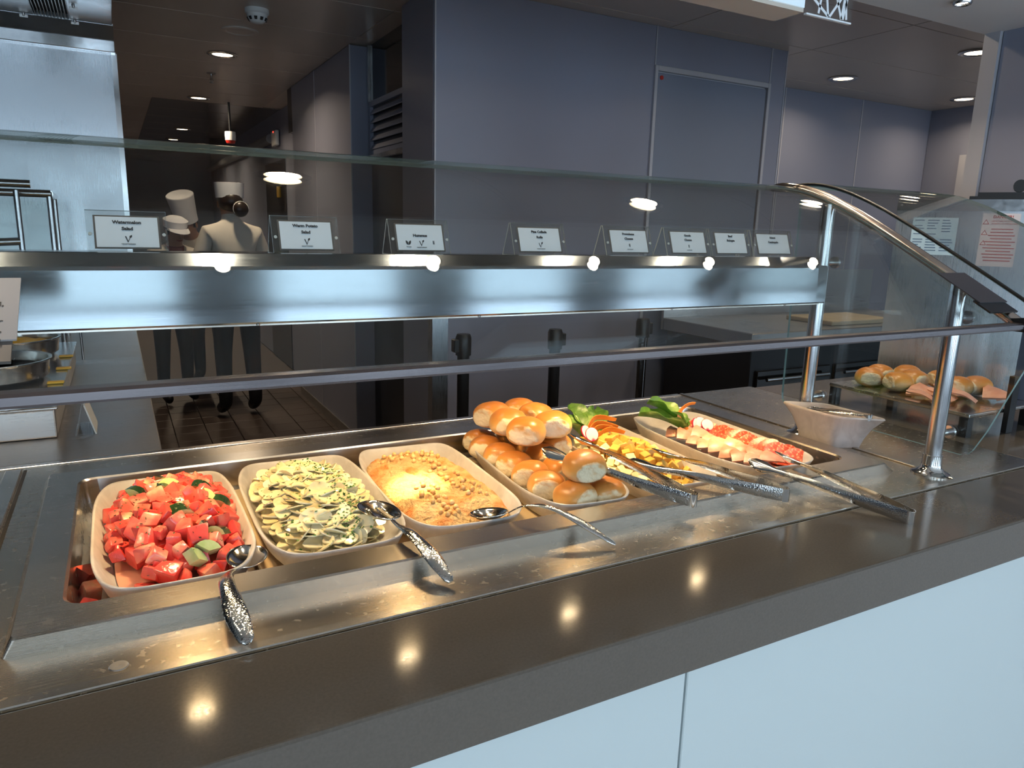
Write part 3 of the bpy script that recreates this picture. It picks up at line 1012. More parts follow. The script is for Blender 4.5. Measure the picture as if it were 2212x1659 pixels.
# ------------------------------------------------------------------ overhead shelf with heat lamps
sh = thing('overhead_shelf', 'scratched stainless overhead shelf with rounded front above the food', 'shelf', (0.0, 1.36, 1.25))
sp = [(1.257, 1.253), (1.2555, 1.256), (1.2575, 1.342), (1.260, 1.3480), (1.284, 1.3675), (1.288, 1.3685), (1.292, 1.3640), (1.472, 1.3640), (1.476, 1.360), (1.476, 1.253), (1.470, 1.253), (1.468, 1.2885), (1.266, 1.2885), (1.2645, 1.253)]
bm = bmesh.new()
rings = []
for x, zm, yi in ((-1.6, 9, 0), (1.560, 9, 0), (1.592, 1.3495, 0.0), (1.5935, 1.347, 0.001)):
    rings.append([Vector((x, a + (yi if i < 5 else -yi), min(b, zm))) for i, (a, b) in enumerate(sp)])
loft(bm, rings, True, True)
flat_big(add_obj('shelf_body', bm_mesh(bm, 'shelf_body', True, 24), 'steel_shelf', sh), 0.05)
box('bottom_strip', -1.6, 1.575, 1.2575, 1.2640, 1.2500, 1.2528, 'steel_arch', sh)
for x in (-0.42, 0.20, 0.61, 1.09, 1.45):
    lathe('rivet', [(0.0, 0.0), (0.004, 0.0), (0.0035, -0.003), (0.0, -0.004)], (x, 1.259, 1.2535), 'steel_plain', sh, 10)
HEAT_X = (-0.33, 0.075, 0.483, 0.891, 1.293)
for i, x in enumerate(HEAT_X):
    t = thing('heat_lamp', ['heat lamp under the shelf at the left neighbour well', 'heat lamp under the shelf above the watermelon salad', 'heat lamp under the shelf above the hummus', 'heat lamp under the shelf above the rolls', 'heat lamp under the shelf above the cold cuts'][i], 'lamp', (x, 1.30, 1.288), 0, 'heat lamps under the shelf')
    lathe('lamp_cup', [(0.022, 0.0), (0.036, 0.0), (0.036, -0.014), (0.030, -0.016), (0.022, -0.006)], (x, 1.30, 1.2883), 'steel_plain', t, 24)
    lathe('lens', [(0.0, -0.0085), (0.024, -0.0085), (0.024, -0.006), (0.0, -0.006)], (x, 1.30, 1.2883), 'heat_lens', t, 20)
    ld = bpy.data.lights.new('heat_bulb', 'SPOT')
    ld.energy = (3, 7, 8, 8, 7)[i]
    ld.color = (1.0, 0.66, 0.30)
    ld.spot_size = math.radians(118)
    ld.spot_blend = 0.9
    ld.shadow_soft_size = 0.022
    lo = bpy.data.objects.new('heat_bulb', ld)
    COL.objects.link(lo)
    lo.parent = t
    lo.matrix_parent_inverse = WM[t.name].inverted()
    lo.matrix_basis = Matrix.Translation((x, 1.30, 1.268))
    # focused inner beam of the reflector bulb
    ld2 = bpy.data.lights.new('heat_beam', 'SPOT')
    ld2.energy = (2, 5, 34, 40, 10)[i]
    ld2.color = (1.0, 0.72, 0.30)
    ld2.spot_size = math.radians(24)
    ld2.spot_blend = 0.9
    ld2.shadow_soft_size = 0.012
    l2 = bpy.data.objects.new('heat_beam', ld2)
    COL.objects.link(l2)
    l2.parent = t
    l2.matrix_parent_inverse = WM[t.name].inverted()
    l2.matrix_basis = Matrix.Translation((x, 1.30, 1.268)) @ Matrix.Rotation(math.radians(-6), 4, 'X')

# ------------------------------------------------------------------ name cards on the shelf
def leaf_v(parent, fm, s):
    """V mark with a leaf, drawn as flat print."""
    bm = bmesh.new()
    def pol(pts):
        vs = [bm.verts.new(fm @ Vector((a * s, b * s, 0.0))) for a, b in pts]
        bm.faces.new(vs)
    pol([(-0.45, 0.45), (-0.28, 0.50), (0.0, -0.30), (0.0, -0.55), (-0.08, -0.55)])
    pol([(0.0, -0.55), (0.0, -0.30), (0.22, 0.18), (0.30, 0.12)])
    pol([(0.20, 0.20), (0.24, 0.55), (0.62, 0.72), (0.60, 0.36), (0.34, 0.14)])
    return add_obj('vegetarian_mark', bm_mesh(bm, 'vegetarian_mark'), 'ink', parent)

def vegan_mark(parent, fm, s):
    bm = bmesh.new()
    def pol(pts):
        vs = [bm.verts.new(fm @ Vector((a * s, b * s, 0.0))) for a, b in pts]
        bm.faces.new(vs)
    pol([(-0.03, -0.45), (-0.35, -0.30), (-0.55, 0.05), (-0.55, 0.50), (-0.20, 0.32), (-0.03, 0.0)])
    pol([(0.03, -0.45), (0.03, 0.0), (0.20, 0.32), (0.55, 0.50), (0.55, 0.05), (0.35, -0.30)])
    return add_obj('vegan_mark', bm_mesh(bm, 'vegan_mark'), 'ink', parent)

def grain_mark(parent, fm, s):
    bm = bmesh.new()
    for k in range(3):
        for sx in (-1, 1):
            pts = [(0.02 * sx, -0.35 + k * 0.28), (0.20 * sx, -0.20 + k * 0.28), (0.20 * sx, 0.02 + k * 0.28), (0.03 * sx, -0.12 + k * 0.28)]
            bm.faces.new([bm.verts.new(fm @ Vector((a * s, b * s, 0.0))) for a, b in pts])
    return add_obj('gluten_free_mark', bm_mesh(bm, 'gluten_free_mark'), 'ink', parent)

def name_card(x0, x1, lines, marks, label, big=1.0, yoff=0.0, rot=0.0):
    cx, w = (x0 + x1) / 2, x1 - x0
    yb, yt, zb, zt = 1.308, 1.332, 1.3642, 1.4315
    t = thing('name_card_holder', label, 'name card', (cx, yb + yoff, zb), 0, 'dish name cards on the shelf')
    up = Vector((0, yt - yb, zt - zb)).normalized()
    H = math.hypot(yt - yb, zt - zb)
    xd = Vector((1, 0, 0))
    nn = xd.cross(up)
    o0 = Vector((cx, yb + yoff, zb))
    def q(xa, xb, va, vb, off):
        return [o0 + xd * xa + up * va + nn * off, o0 + xd * xb + up * va + nn * off, o0 + xd * xb + up * vb + nn * off, o0 + xd * xa + up * vb + nn * off]
    def acr(name, pts, d):
        o = poly_prism(name, pts, d, ['acrylic', 'acrylic_edge'], t)
        dv = Vector(d).normalized()
        for f in o.data.polygons:
            f.material_index = 0 if abs(f.normal.dot(dv)) > 0.9 else 1
        return o
    acr('front_plate', q(-w / 2, w / 2, 0, H, 0.0), -nn * 0.003)
    yk = 2 * (yt - yb) + 0.006
    acr('back_plate', [o0 + Vector((-w / 2, yk, 0)), o0 + Vector((w / 2, yk, 0)), o0 + Vector((w / 2, yt - yb + 0.004, zt - zb - 0.001)), o0 + Vector((-w / 2, yt - yb + 0.004, zt - zb - 0.001))], (0, 0.003, 0.0008))
    acr('base_plate', [o0 + Vector((-w / 2, 0.004, 0.0003)), o0 + Vector((w / 2, 0.004, 0.0003)), o0 + Vector((w / 2, yk - 0.001, 0.0003)), o0 + Vector((-w / 2, yk - 0.001, 0.0003))], (0, 0, 0.003))
    poly_prism('card_backing', q(-w * 0.410, w * 0.410, H * 0.12, H * 0.88, 0.0003), nn * 0.0008, 'card_backing', t)
    pp = poly_prism('paper_card', q(-w * 0.385, w * 0.385, H * 0.155, H * 0.845, 0.0014), nn * 0.0004, 'paper', t)
    for sx in (-1, 1):
        c = o0 + xd * (sx * w * 0.455) + up * (H * 0.45) + nn * 0.0002
        bm = bmesh.new()
        rr = 0.0028
        ring0 = [c + xd * (rr * math.cos(a * PI / 6)) + up * (rr * math.sin(a * PI / 6)) for a in range(12)]
        loft(bm, [ring0, [p + nn * 0.002 for p in ring0]], True, True)
        add_obj('clip_stud', bm_mesh(bm, 'clip_stud', True, 40), 'acrylic_edge', t)
    def fm(v, xoff=0.0):
        return frame_matrix(o0 + xd * xoff + up * (H * v) + nn * 0.0021, xd, up)
    sz = 0.0072 * big
    for s, v in lines:
        text_part('lettering', s, sz, fm(v), 'ink', pp, 0.00036, 'CENTER', 1.08)
    for kind, xo in marks:
        if kind == 'V':
            leaf_v(pp, fm(0.34, xo), 0.0095)
            text_part('lettering', 'VEGETARIAN', 0.0031, fm(0.225, xo), 'ink', pp, 0.00002, 'CENTER', 1.1)
        elif kind == 'N':
            vegan_mark(pp, fm(0.35, xo), 0.0095)
            text_part('lettering', 'VEGAN', 0.0030, fm(0.24, xo), 'ink', pp, 0.00002)
        elif kind == 'G':
            grain_mark(pp, fm(0.36, xo), 0.0085)
            text_part('lettering', 'GLUTEN FREE', 0.0026, fm(0.24, xo), 'ink', pp, 0.00002)
        elif kind == 'g':
            grain_mark(pp, fm(0.35, xo), 0.0085)
    return t

name_card(-0.038, 0.076, [('Watermelon', 0.72), ('Salad', 0.575)], [('V', 0.0)], 'acrylic name card reading Watermelon Salad on the steel shelf', 1.0)
name_card(0.240, 0.356, [('Warm Potato', 0.74), ('Salad', 0.58)], [('V', 0.0)], 'acrylic name card reading Warm Potato Salad on the steel shelf', 1.0)
name_card(0.452, 0.572, [('Hummus', 0.55)], [('N', -0.025), ('V', 0.001), ('g', 0.026)], 'acrylic name card reading Hummus on the steel shelf', 1.0)
name_card(0.713, 0.839, [('Pina Collada', 0.73), ('Rolls', 0.57)], [('V', 0.0)], 'acrylic name card reading Pina Collada Rolls on the steel shelf', 0.95)
name_card(0.942, 1.070, [('Provolone', 0.73), ('Cheese', 0.58)], [('G', 0.0)], 'acrylic name card reading Provolone Cheese on the steel shelf', 1.0)
name_card(1.112, 1.244, [('Gouda', 0.73), ('Cheese', 0.58)], [('G', 0.0)], 'acrylic name card reading Gouda Cheese on the steel shelf', 0.95)
name_card(1.250, 1.376, [('Beef', 0.74), ('Bologna', 0.59)], [], 'acrylic name card reading Beef Bologna on the steel shelf', 1.0)
name_card(1.386, 1.528, [('Salami', 0.72), ('Cantimpalo', 0.56)], [], 'acrylic name card reading Salami Cantimpalo on the steel shelf', 0.98)

# ------------------------------------------------------------------ platters and food
def se_ring(hx, hy, n, z, N=56, wav=0.0, wz=0.0):
    pts = []
    for k in range(N):
        a = 2 * PI * k / N
        c, s = math.cos(a), math.sin(a)
        x = math.copysign(abs(c) ** (2 / n), c) * hx
        y = math.copysign(abs(s) ** (2 / n), s) * hy
        corner = abs(math.sin(2 * a)) ** 2
        zz = z + wz * corner
        f = 1 + wav * math.cos(6 * a + 0.7)
        pts.append(Vector((x * f, y * f, zz)))
    return pts

def platter(label, cx, cy, hx, hy, rot, z0=0.8715, zr=0.922):
    t = thing('platter', label, 'platter', (cx, cy, z0), math.radians(rot), 'frosted resin platters in the well')
    h = zr - z0
    bm = bmesh.new()
    R = [se_ring(hx * 0.74, hy * 0.84, 4.0, 0.0), se_ring(hx * 0.80, hy * 0.88, 4.0, 0.004), se_ring(hx * 0.91, hy * 0.95, 4.2, h * 0.45, wav=0.004), se_ring(hx * 0.985, hy * 0.99, 4.4, h * 0.90, wav=0.006, wz=0.003),
         se_ring(hx, hy, 4.4, h, wav=0.007, wz=0.004), se_ring(hx * 0.985, hy * 0.992, 4.4, h + 0.0015, wav=0.007, wz=0.004), se_ring(hx * 0.955, hy * 0.975, 4.3, h - 0.001, wav=0.006, wz=0.003),
         se_ring(hx * 0.86, hy * 0.925, 4.1, h * 0.5, wav=0.004), se_ring(hx * 0.74, hy * 0.86, 4.0, 0.012), se_ring(hx * 0.66, hy * 0.80, 4.0, 0.009)]
    loft(bm, R, True, True)
    add_obj('dish', bm_mesh(bm, 'dish', True, 80), 'resin', t, local=True)
    return t

platter('frosted platter holding the watermelon salad, leftmost in the well', 0.047, 1.280, 0.117, 0.242, 0)
platter('frosted platter holding the warm potato salad', 0.292, 1.285, 0.121, 0.242, -1)
platter('frosted platter holding the hummus', 0.527, 1.287, 0.117, 0.238, -3)
platter('frosted platter holding the bread rolls', 0.778, 1.285, 0.106, 0.245, -5)
platter('frosted platter holding the cheese cubes', 1.008, 1.283, 0.103, 0.238, -4)
platter('frosted platter holding the cold cuts, rightmost in the well', 1.285, 1.285, 0.122, 0.240, -3)

def set_trs(o, loc, rot, sc=1.0):
    o.location = loc
    o.rotation_euler = rot
    o.scale = (sc, sc, sc) if not isinstance(sc, (tuple, list)) else sc

def piece(name, me, loc, rot, sc, label, cat, group):
    o = bpy.data.objects.new(name, me)
    COL.objects.link(o)
    set_trs(o, loc, rot, sc)
    return tag(o, label, cat, group)

def poisson(rng, inside, x0, x1, y0, y1, d, tries=6000, maxn=400):
    out = []
    for _ in range(tries):
        x, y = rng.uniform(x0, x1), rng.uniform(y0, y1)
        if inside(x, y) and all((x - a) ** 2 + (y - b) ** 2 > d * d for a, b in out):
            out.append((x, y))
            if len(out) >= maxn:
                break
    return out

def sup(x, y, cx, cy, hx, hy, n=3.2):
    return abs((x - cx) / hx) ** n + abs((y - cy) / hy) ** n

# --- watermelon salad
rng = random.Random(7)
def chunk_mesh(seed, mat, s=0.034):
    r = random.Random(seed)
    bm = bmesh.new()
    bmesh.ops.create_cube(bm, size=s)
    for v in bm.verts:
        v.co = Vector((v.co.x * r.uniform(0.55, 1.18), v.co.y * r.uniform(0.55, 1.18), v.co.z * r.uniform(0.50, 1.02)))
    bmesh.ops.bevel(bm, geom=list(bm.edges), offset=s * 0.13, segments=2, affect='EDGES', profile=0.6)
    me = bm_mesh(bm, 'watermelon_chunk', True, 50)
    me.materials.append(MATS[mat])
    return me
melons = [chunk_mesh(i, 'melon') for i in range(9)]
def cuke_mesh(seed):
    r = random.Random(seed)
    bm = bmesh.new()
    # quarter wedge of a thick cucumber slice
    R, h = 0.022, r.uniform(0.016, 0.026)
    a1 = r.uniform(1.2, 2.2)
    arc = [Vector((R * math.cos(a1 * k / 6), R * math.sin(a1 * k / 6), 0)) for k in range(7)]
    base = [Vector((0.004, 0.003, 0))] + arc
    a = [bm.verts.new(p) for p in base]
    b = [bm.verts.new(p + Vector((0, 0, h))) for p in base]
    bm.faces.new(a[::-1])
    bm.faces.new(b)
    n = len(a)
    for i in range(n):
        bm.faces.new((a[i], a[(i + 1) % n], b[(i + 1) % n], b[i]))
    bmesh.ops.translate(bm, vec=(-0.010, -0.010, -h / 2), verts=bm.verts)
    me = bm_mesh(bm, 'cucumber_piece', True, 30)
    me.materials.append(MATS['cucumber_flesh'])
    me.materials.append(MATS['cucumber_skin'])
    for f in me.polygons:
        c = f.center + Vector((0.010, 0.010, 0))
        if abs(f.normal.z) < 0.5 and math.hypot(c.x, c.y) > R * 0.9:
            f.material_index = 1
    return me
cukes = [cuke_mesh(i) for i in range(5)]
MCX, MCY = 0.050, 1.285
def melon_h(x, y):
    d = sup(x, y, MCX + 0.006, MCY + 0.012, 0.098, 0.205, 2.4)
    return 0.888 + 0.050 * max(0.0, 1 - d) ** 0.6
def in_melon(x, y):
    return sup(x, y, MCX + 0.002, MCY + 0.004, 0.092, 0.208, 3.0) < 1 and not (x < 0.000 and y < 1.19 and (x - 0.000) * -1 + (1.19 - y) * 0.35 > 0.012)
lowp = poisson(rng, in_melon, -0.05, 0.16, 1.06, 1.51, 0.0275, 5000, 110)
topp = poisson(rng, in_melon, -0.05, 0.16, 1.06, 1.51, 0.0215, 12000, 190)
LM = 'red watermelon chunk piled in the watermelon salad platter'
for (x, y) in lowp:
    piece('watermelon_chunk', rng.choice(melons), (x, y, min(melon_h(x, y), 0.925) - 0.004), (rng.uniform(-0.5, 0.5), rng.uniform(-0.5, 0.5), rng.uniform(0, 6.28)), rng.uniform(0.85, 1.0), LM, 'watermelon', 'watermelon chunks in the salad')
ck_spots = []
for i, (x, y) in enumerate(topp):
    z = melon_h(x, y) + 0.016
    if i % 11 == 4 or (y < 1.13 and i % 4 == 1):
        piece('cucumber_piece', cukes[i % 5], (x, y, z + 0.004), (rng.uniform(0.7, 1.9), rng.uniform(-0.5, 0.5), rng.uniform(-0.9, 0.9)), rng.uniform(0.9, 1.15), 'dark skinned cucumber piece among the watermelon chunks', 'cucumber', 'cucumber pieces in the watermelon salad')
    else:
        piece('watermelon_chunk', melons[i % 9], (x, y, z), (rng.uniform(-0.7, 0.7), rng.uniform(-0.7, 0.7), rng.uniform(0, 6.28)), rng.uniform(0.62, 1.02), LM, 'watermelon', 'watermelon chunks in the salad')
for kk, (x, y, z) in enumerate(((-0.078, 1.222, 0.874), (-0.071, 1.170, 0.870), (-0.074, 1.110, 0.872), (-0.060, 1.088, 0.871), (-0.066, 1.066, 0.872))):
    piece('watermelon_chunk', melons[int(x * -1000) % 9], (x, y, z), (rng.uniform(-0.4, 0.4), rng.uniform(-0.4, 0.4), rng.uniform(0, 6.28)), 0.92, 'spilled watermelon chunk on the pan floor, %s from the rear' % ('first', 'second', 'third', 'fourth', 'fifth')[kk], 'watermelon', 'spilled watermelon chunks in the pan')
bm = bmesh.new()
loft(bm, [[Vector((0.048 + p.x, 1.28 + p.y, 0.0)) + Vector((0, 0, z)) for p in se_ring(0.088 * k, 0.212 * k, 4.0, 0)] for k, z in ((0.95, 0.8812), (1.0, 0.888), (0.97, 0.8895))], True, True)
tag(add_obj('melon_juice', bm_mesh(bm, 'melon_juice', True, 40), 'juice'), 'pale red juice pooled in the watermelon platter', 'juice', kind='stuff')

from mathutils.bvhtree import BVHTree
def drop_tree(names):
    vs, fs = [], []
    for o in COL.objects:
        if o.type == 'MESH' and o.name.split('.')[0] in names:
            mw = Matrix.LocRotScale(o.location, o.rotation_euler, o.scale)
            b = len(vs)
            vs.extend([mw @ v.co for v in o.data.vertices])
            fs.extend([[b + i for i in f.vertices] for f in o.data.polygons])
    return BVHTree.FromPolygons(vs, fs)
def drop(tree, x, y, dz=0.0004):
    h = tree.ray_cast(Vector((x, y, 1.2)), Vector((0, 0, -1)))
    return None if h[0] is None or h[0].z < 0.875 else (x, y, h[0].z + dz)

def flecks(name, n, fn, mat, label, seed, smin=0.0012, smax=0.0030):
    r = random.Random(seed)
    bm = bmesh.new()
    for _ in range(n):
        p = fn(r)
        if p is None:
            continue
        s = r.uniform(smin, smax)
        rot = Matrix.Rotation(r.uniform(0, 6.28), 3, 'Z') @ Matrix.Rotation(r.uniform(-0.8, 0.8), 3, 'X')
        vs = [bm.verts.new(Vector(p) + rot @ Vector(q) * s) for q in ((-1, -0.6, 0), (0.9, -0.8, 0.2), (1.2, 0.5, 0), (-0.2, 1.1, 0.3), (0, 0, -0.5))]
        for a, b, c in ((0, 1, 2), (0, 2, 3), (0, 4, 1), (1, 4, 2), (2, 4, 3), (3, 4, 0)):
            bm.faces.new((vs[a], vs[b], vs[c]))
    o = add_obj(name, bm_mesh(bm, name), mat)
    return tag(o, label, 'herbs', kind='stuff')

mtree = drop_tree(('watermelon_chunk', 'cucumber_piece'))
def melon_fleck(r):
    x, y = r.uniform(-0.04, 0.14), r.uniform(1.09, 1.48)
    if not in_melon(x, y):
        return None
    return drop(mtree, x, y)
flecks('herb_flecks', 420, melon_fleck, 'herb_dark', 'chopped dark herbs sprinkled over the watermelon salad', 3, 0.0010, 0.0023)

# --- potato salad
rng = random.Random(21)
PCX, PCY = 0.285, 1.285
def pot_h(x, y):
    d = sup(x, y, PCX + 0.004, PCY + 0.01, 0.100, 0.215, 2.2)
    return 0.888 + 0.058 * max(0.0, 1 - d) ** 0.7 + 0.006 * noise.noise(Vector((x * 28, y * 28, 1.3)))
def in_pot(x, y):
    return sup(x, y, PCX + 0.004, PCY, 0.088, 0.205, 2.8) < 1
def heap_mesh(name, cx, cy, hx, hy, hf, zb, nx=44, ny=88, power=2.6):
    bm = bmesh.new()
    rings = [[Vector((cx + q.x, cy + q.y, zb)) for q in se_ring(hx, hy, power, 0, 48)]]
    for k in range(1, 15):
        f = 1 - k / 15
        rings.append([Vector((cx + q.x, cy + q.y, hf(cx + q.x, cy + q.y))) for q in se_ring(hx * f, hy * f, power, 0, 48)])
    loft(bm, rings, True, True)
    return bm_mesh(bm, name, True, 60)
tag(add_obj('potato_salad', heap_mesh('potato_salad', PCX + 0.004, PCY, 0.090, 0.206, lambda x, y: pot_h(x, y) - 0.003, 0.8825), 'potato'), 'creamy mass of warm potato salad beneath the slices', 'potato salad', kind='stuff')
def slice_mesh(seed):
    r = random.Random(seed)
    bm = bmesh.new()
    R = 0.0215
    bend = r.uniform(-6, 12)
    e = r.uniform(0.72, 1.0)
    rings = []
    for rad in (0.25, 0.65, 1.0, 1.0, 0.65, 0.25):
        pass
    top, bot = [], []
    for rr in (0.3, 0.7, 1.0):
        ring = []
        for k in range(14):
            a = 2 * PI * k / 14
            w = 1 + 0.07 * math.sin(3 * a + seed)
            x, y = R * rr * w * math.cos(a), R * rr * w * e * math.sin(a)
            ring.append(Vector((x, y, bend * x * x + 4 * x * y)))
        top.append([p + Vector((0, 0, 0.0012)) for p in ring])
        bot.append([p - Vector((0, 0, 0.0012)) for p in ring])
    loft(bm, top + bot[::-1], True, True)
    me = bm_mesh(bm, 'potato_slice', True, 40)
    me.materials.append(MATS['potato'])
    return me
slices = [slice_mesh(i) for i in range(8)]
for i, (x, y) in enumerate(poisson(rng, in_pot, 0.19, 0.38, 1.07, 1.50, 0.0115, 26000, 295)):
    z = pot_h(x, y) + rng.uniform(0.001, 0.008)
    piece('potato_slice', slices[i % 8], (x, y, z), (rng.gauss(0, 0.30), rng.gauss(0, 0.30), rng.uniform(0, 6.28)), rng.uniform(0.65, 1.02), 'pale potato slice in the warm potato salad', 'potato', 'potato slices in the warm potato salad')
ptree = drop_tree(('potato_slice', 'potato_salad'))
def parsley(r):
    u = r.random()
    if u < 0.7:   # a band along the ridge
        y = r.uniform(1.10, 1.47)
        x = PCX + 0.020 + 0.030 * math.sin((y - 1.1) * 9.0) + r.gauss(0, 0.014)
    else:
        x, y = r.uniform(0.20, 0.37), r.uniform(1.08, 1.49)
    if not in_pot(x, y):
        return None
    return drop(ptree, x, y)
flecks('parsley', 650, parsley, 'herb', 'chopped green parsley scattered over the potato salad', 5, 0.0012, 0.0030)

# --- hummus
HCX, HCY = 0.525, 1.285
def hum_h(x, y):
    d = sup(x, y, HCX, HCY, 0.101, 0.220, 3.4)
    z = 0.892 + 0.036 * max(0.0, 1 - d) ** 0.40
    u = (x - HCX) * math.cos(0.5) + (y - HCY) * math.sin(0.5)
    z += 0.0030 * math.sin(u * 210) * max(0, min(1, (y - 1.14) / 0.05))          # spoon ridges
    z += 0.0045 * noise.noise(Vector((x * 75, y * 75, 4))) + 0.002 * noise.noise(Vector((x * 190, y * 190, 7)))
    z += 0.010 * noise.noise(Vector((x * 22, y * 22, 9))) * (1.0 if y < 1.16 else 0.25)   # scooped rough front
    g_ = math.exp(-(((x - 0.555) / 0.034) ** 2 + ((y - 1.095) / 0.040) ** 2))
    return z - 0.018 * g_
bm = bmesh.new()
rings = [[Vector((HCX + q.x, HCY + q.y, 0.8825)) for q in se_ring(0.101, 0.220, 3.4, 0, 96)]]
for k in range(1, 40):
    f = 1 - k / 41
    rings.append([Vector((HCX + q.x, HCY + q.y, hum_h(HCX + q.x, HCY + q.y))) for q in se_ring(0.101 * f, 0.220 * f, 3.4, 0, 96)])
loft(bm, rings, True, True)
tag(add_obj('hummus', bm_mesh(bm, 'hummus', True, 80), 'hummus'), 'rough spread of paprika dusted hummus in its platter', 'hummus')
bm = bmesh.new()
bmesh.ops.create_icosphere(bm, subdivisions=2, radius=0.0052)
for v in bm.verts:
    if v.co.x > 0.004:
        v.co.x += 0.0012
pea = bm_mesh(bm, 'chickpea', True)
pea.materials.append(MATS['chickpea'])
rng = random.Random(4)
def in_pea(x, y):
    if sup(x, y, HCX, HCY, 0.080, 0.195, 3.0) > 1:
        return False
    b1 = abs((x - HCX) - (0.045 - (y - 1.15) * 0.10)) < 0.020 and y > 1.16
    b2 = y > 1.415
    b3 = abs(x - 0.488) < 0.020 and 1.10 < y < 1.27
    return b1 or b2 or b3
for i, (x, y) in enumerate(poisson(rng, in_pea, 0.43, 0.62, 1.08, 1.49, 0.0125, 8000, 95)):
    piece('chickpea', pea, (x, y, hum_h(x, y) + 0.0022), (rng.uniform(0, 6), rng.uniform(0, 6), rng.uniform(0, 6)), rng.uniform(0.85, 1.1), 'whole chickpea scattered on top of the hummus', 'chickpea', 'chickpeas on the hummus')

# --- bread rolls
def bun_mesh(seed, torn=(1, 1), wide=1.0):
    r = random.Random(seed)
    bm = bmesh.new()
    bmesh.ops.create_uvsphere(bm, u_segments=28, v_segments=18, radius=1.0)
    for v in bm.verts:
        p = v.co
        n = p.normalized()
        x = math.copysign(abs(n.x) ** 0.85, n.x) * 0.044
        y = math.copysign(abs(n.y) ** 0.85, n.y) * 0.043 * wide
        z = (math.copysign(abs(n.z) ** 0.9, n.z)) * (0.036 if n.z > 0 else 0.024)
        lim = 0.036
        if x > lim and torn[0]:
            x = lim + (x - lim) * 0.12
        if x < -lim and torn[1]:
            x = -lim + (x + lim) * 0.12
        d = noise.noise(Vector((x * 40, y * 40, z * 40 + seed))) * 0.0016
        if abs(x) > 0.034:
            d += noise.noise(Vector((x * 90, y * 120, z * 120 + seed))) * 0.0035
        v.co = Vector((x, y, z)) * (1 + d / 0.04)
    me = bm_mesh(bm, 'bread_roll', True)
    me.materials.append(MATS['bun'])
    return me
buns = [bun_mesh(i, ((1, 1), (1, 1), (1, 0), (0, 1), (1, 1), (1, 1))[i]) for i in range(6)]
BR = []
for i, p in enumerate(((0.752, 1.470, 0.984), (0.838, 1.492, 0.980), (0.753, 1.392, 0.985), (0.840, 1.420, 0.984), (0.756, 1.316, 0.984), (0.838, 1.340, 0.984))):
    BR.append((p, 42 + 22 * (i % 3) - 14, 1.02, i, 'upper layer bread roll, %s column, %s of its three' % (('left', 'right')[i % 2], ('rearmost', 'middle', 'nearest')[i // 2])))
for i, p in enumerate(((0.735, 1.500, 0.914), (0.722, 1.440, 0.916), (0.722, 1.368, 0.918), (0.722, 1.302, 0.918), (0.722, 1.232, 0.918), (0.724, 1.170, 0.915))):
    BR.append((p, 38 + 16 * ((i * 7) % 3) - 10, 0.92, i + 1, '%s bread roll from the back in the lower left row of the platter' % ('first', 'second', 'third', 'fourth', 'fifth', 'sixth')[i]))
for i, p in enumerate(((0.812, 1.480, 0.915), (0.808, 1.405, 0.915), (0.808, 1.330, 0.916), (0.806, 1.250, 0.913), (0.868, 1.450, 0.926), (0.864, 1.370, 0.926), (0.850, 1.205, 0.913))):
    BR.append((p, 90, 0.92, i, '%s bread roll from the back in the partly hidden lower right row' % ('first', 'second', 'third', 'fourth', 'fifth', 'sixth', 'seventh')[i]))
BR.append(((0.742, 1.095, 0.915), 15, 0.94, 0, 'torn bread roll at the front left of the roll platter'))
BR.append(((0.812, 1.088, 0.913), -20, 0.90, 4, 'torn bread roll at the front right of the roll platter'))
BR.append(((0.772, 1.112, 0.966), -8, 0.98, 5, 'torn bread roll balanced on the two front rolls'))
BR.append(((0.842, 1.138, 0.912), 60, 0.86, 2, 'bread roll behind the front right torn roll'))
for p, rz, sc, mi, lb in BR:
    front = p[1] < 1.12
    piece('bread_roll', buns[mi % 6], p, (0.06 * math.sin(p[1] * 50), 0.08 * math.cos(p[0] * 60), math.radians(rz + (90 if front else 0))), sc, lb, 'bread roll', 'bread rolls on the roll platter')

# --- cheese
rng = random.Random(11)
def cube_mesh(name, s, mat, bev=0.0009):
    bm = bmesh.new()
    bmesh.ops.create_cube(bm, size=s)
    bmesh.ops.bevel(bm, geom=list(bm.edges), offset=bev, segments=1, affect='EDGES')
    me = bm_mesh(bm, name)
    me.materials.append(MATS[mat])
    return me
gou = cube_mesh('gouda_cube', 0.0195, 'gouda')
prv = cube_mesh('provolone_cube', 0.0195, 'provolone')
GCX, GCY = 1.008, 1.275
def chz_h(x, y):
    d = sup(x, y, GCX + 0.01, GCY + 0.01, 0.082, 0.190, 2.2)
    return 0.889 + 0.032 * max(0.0, 1 - d) ** 0.8
def in_chz(x, y):
    return sup(x, y, GCX, GCY - 0.01, 0.070, 0.176, 2.8) < 1
for lay, dd in ((0, 0.0225), (1, 0.0215)):
    for i, (x, y) in enumerate(poisson(rng, in_chz, 0.92, 1.10, 1.06, 1.48, dd, 7000, 130)):
        z = (0.893 if lay == 0 else chz_h(x, y) + 0.012)
        pale = x < 0.975 + 0.25 * (1.27 - y) * 0.2 and y > 1.13
        sc = rng.uniform(0.86, 1.06)
        rot = (rng.gauss(0, 0.35), rng.gauss(0, 0.35), rng.uniform(0, 6.28)) if lay else (0, 0, rng.uniform(0, 6.28))
        if pale:
            piece('provolone_cube', prv, (x, y, z), rot, sc, 'pale provolone cube on the left of the cheese platter', 'cheese', 'provolone cubes on the cheese platter')
        else:
            piece('gouda_cube', gou, (x, y, z), rot, sc, 'yellow gouda cube on the cheese platter', 'cheese', 'gouda cubes on the cheese platter')

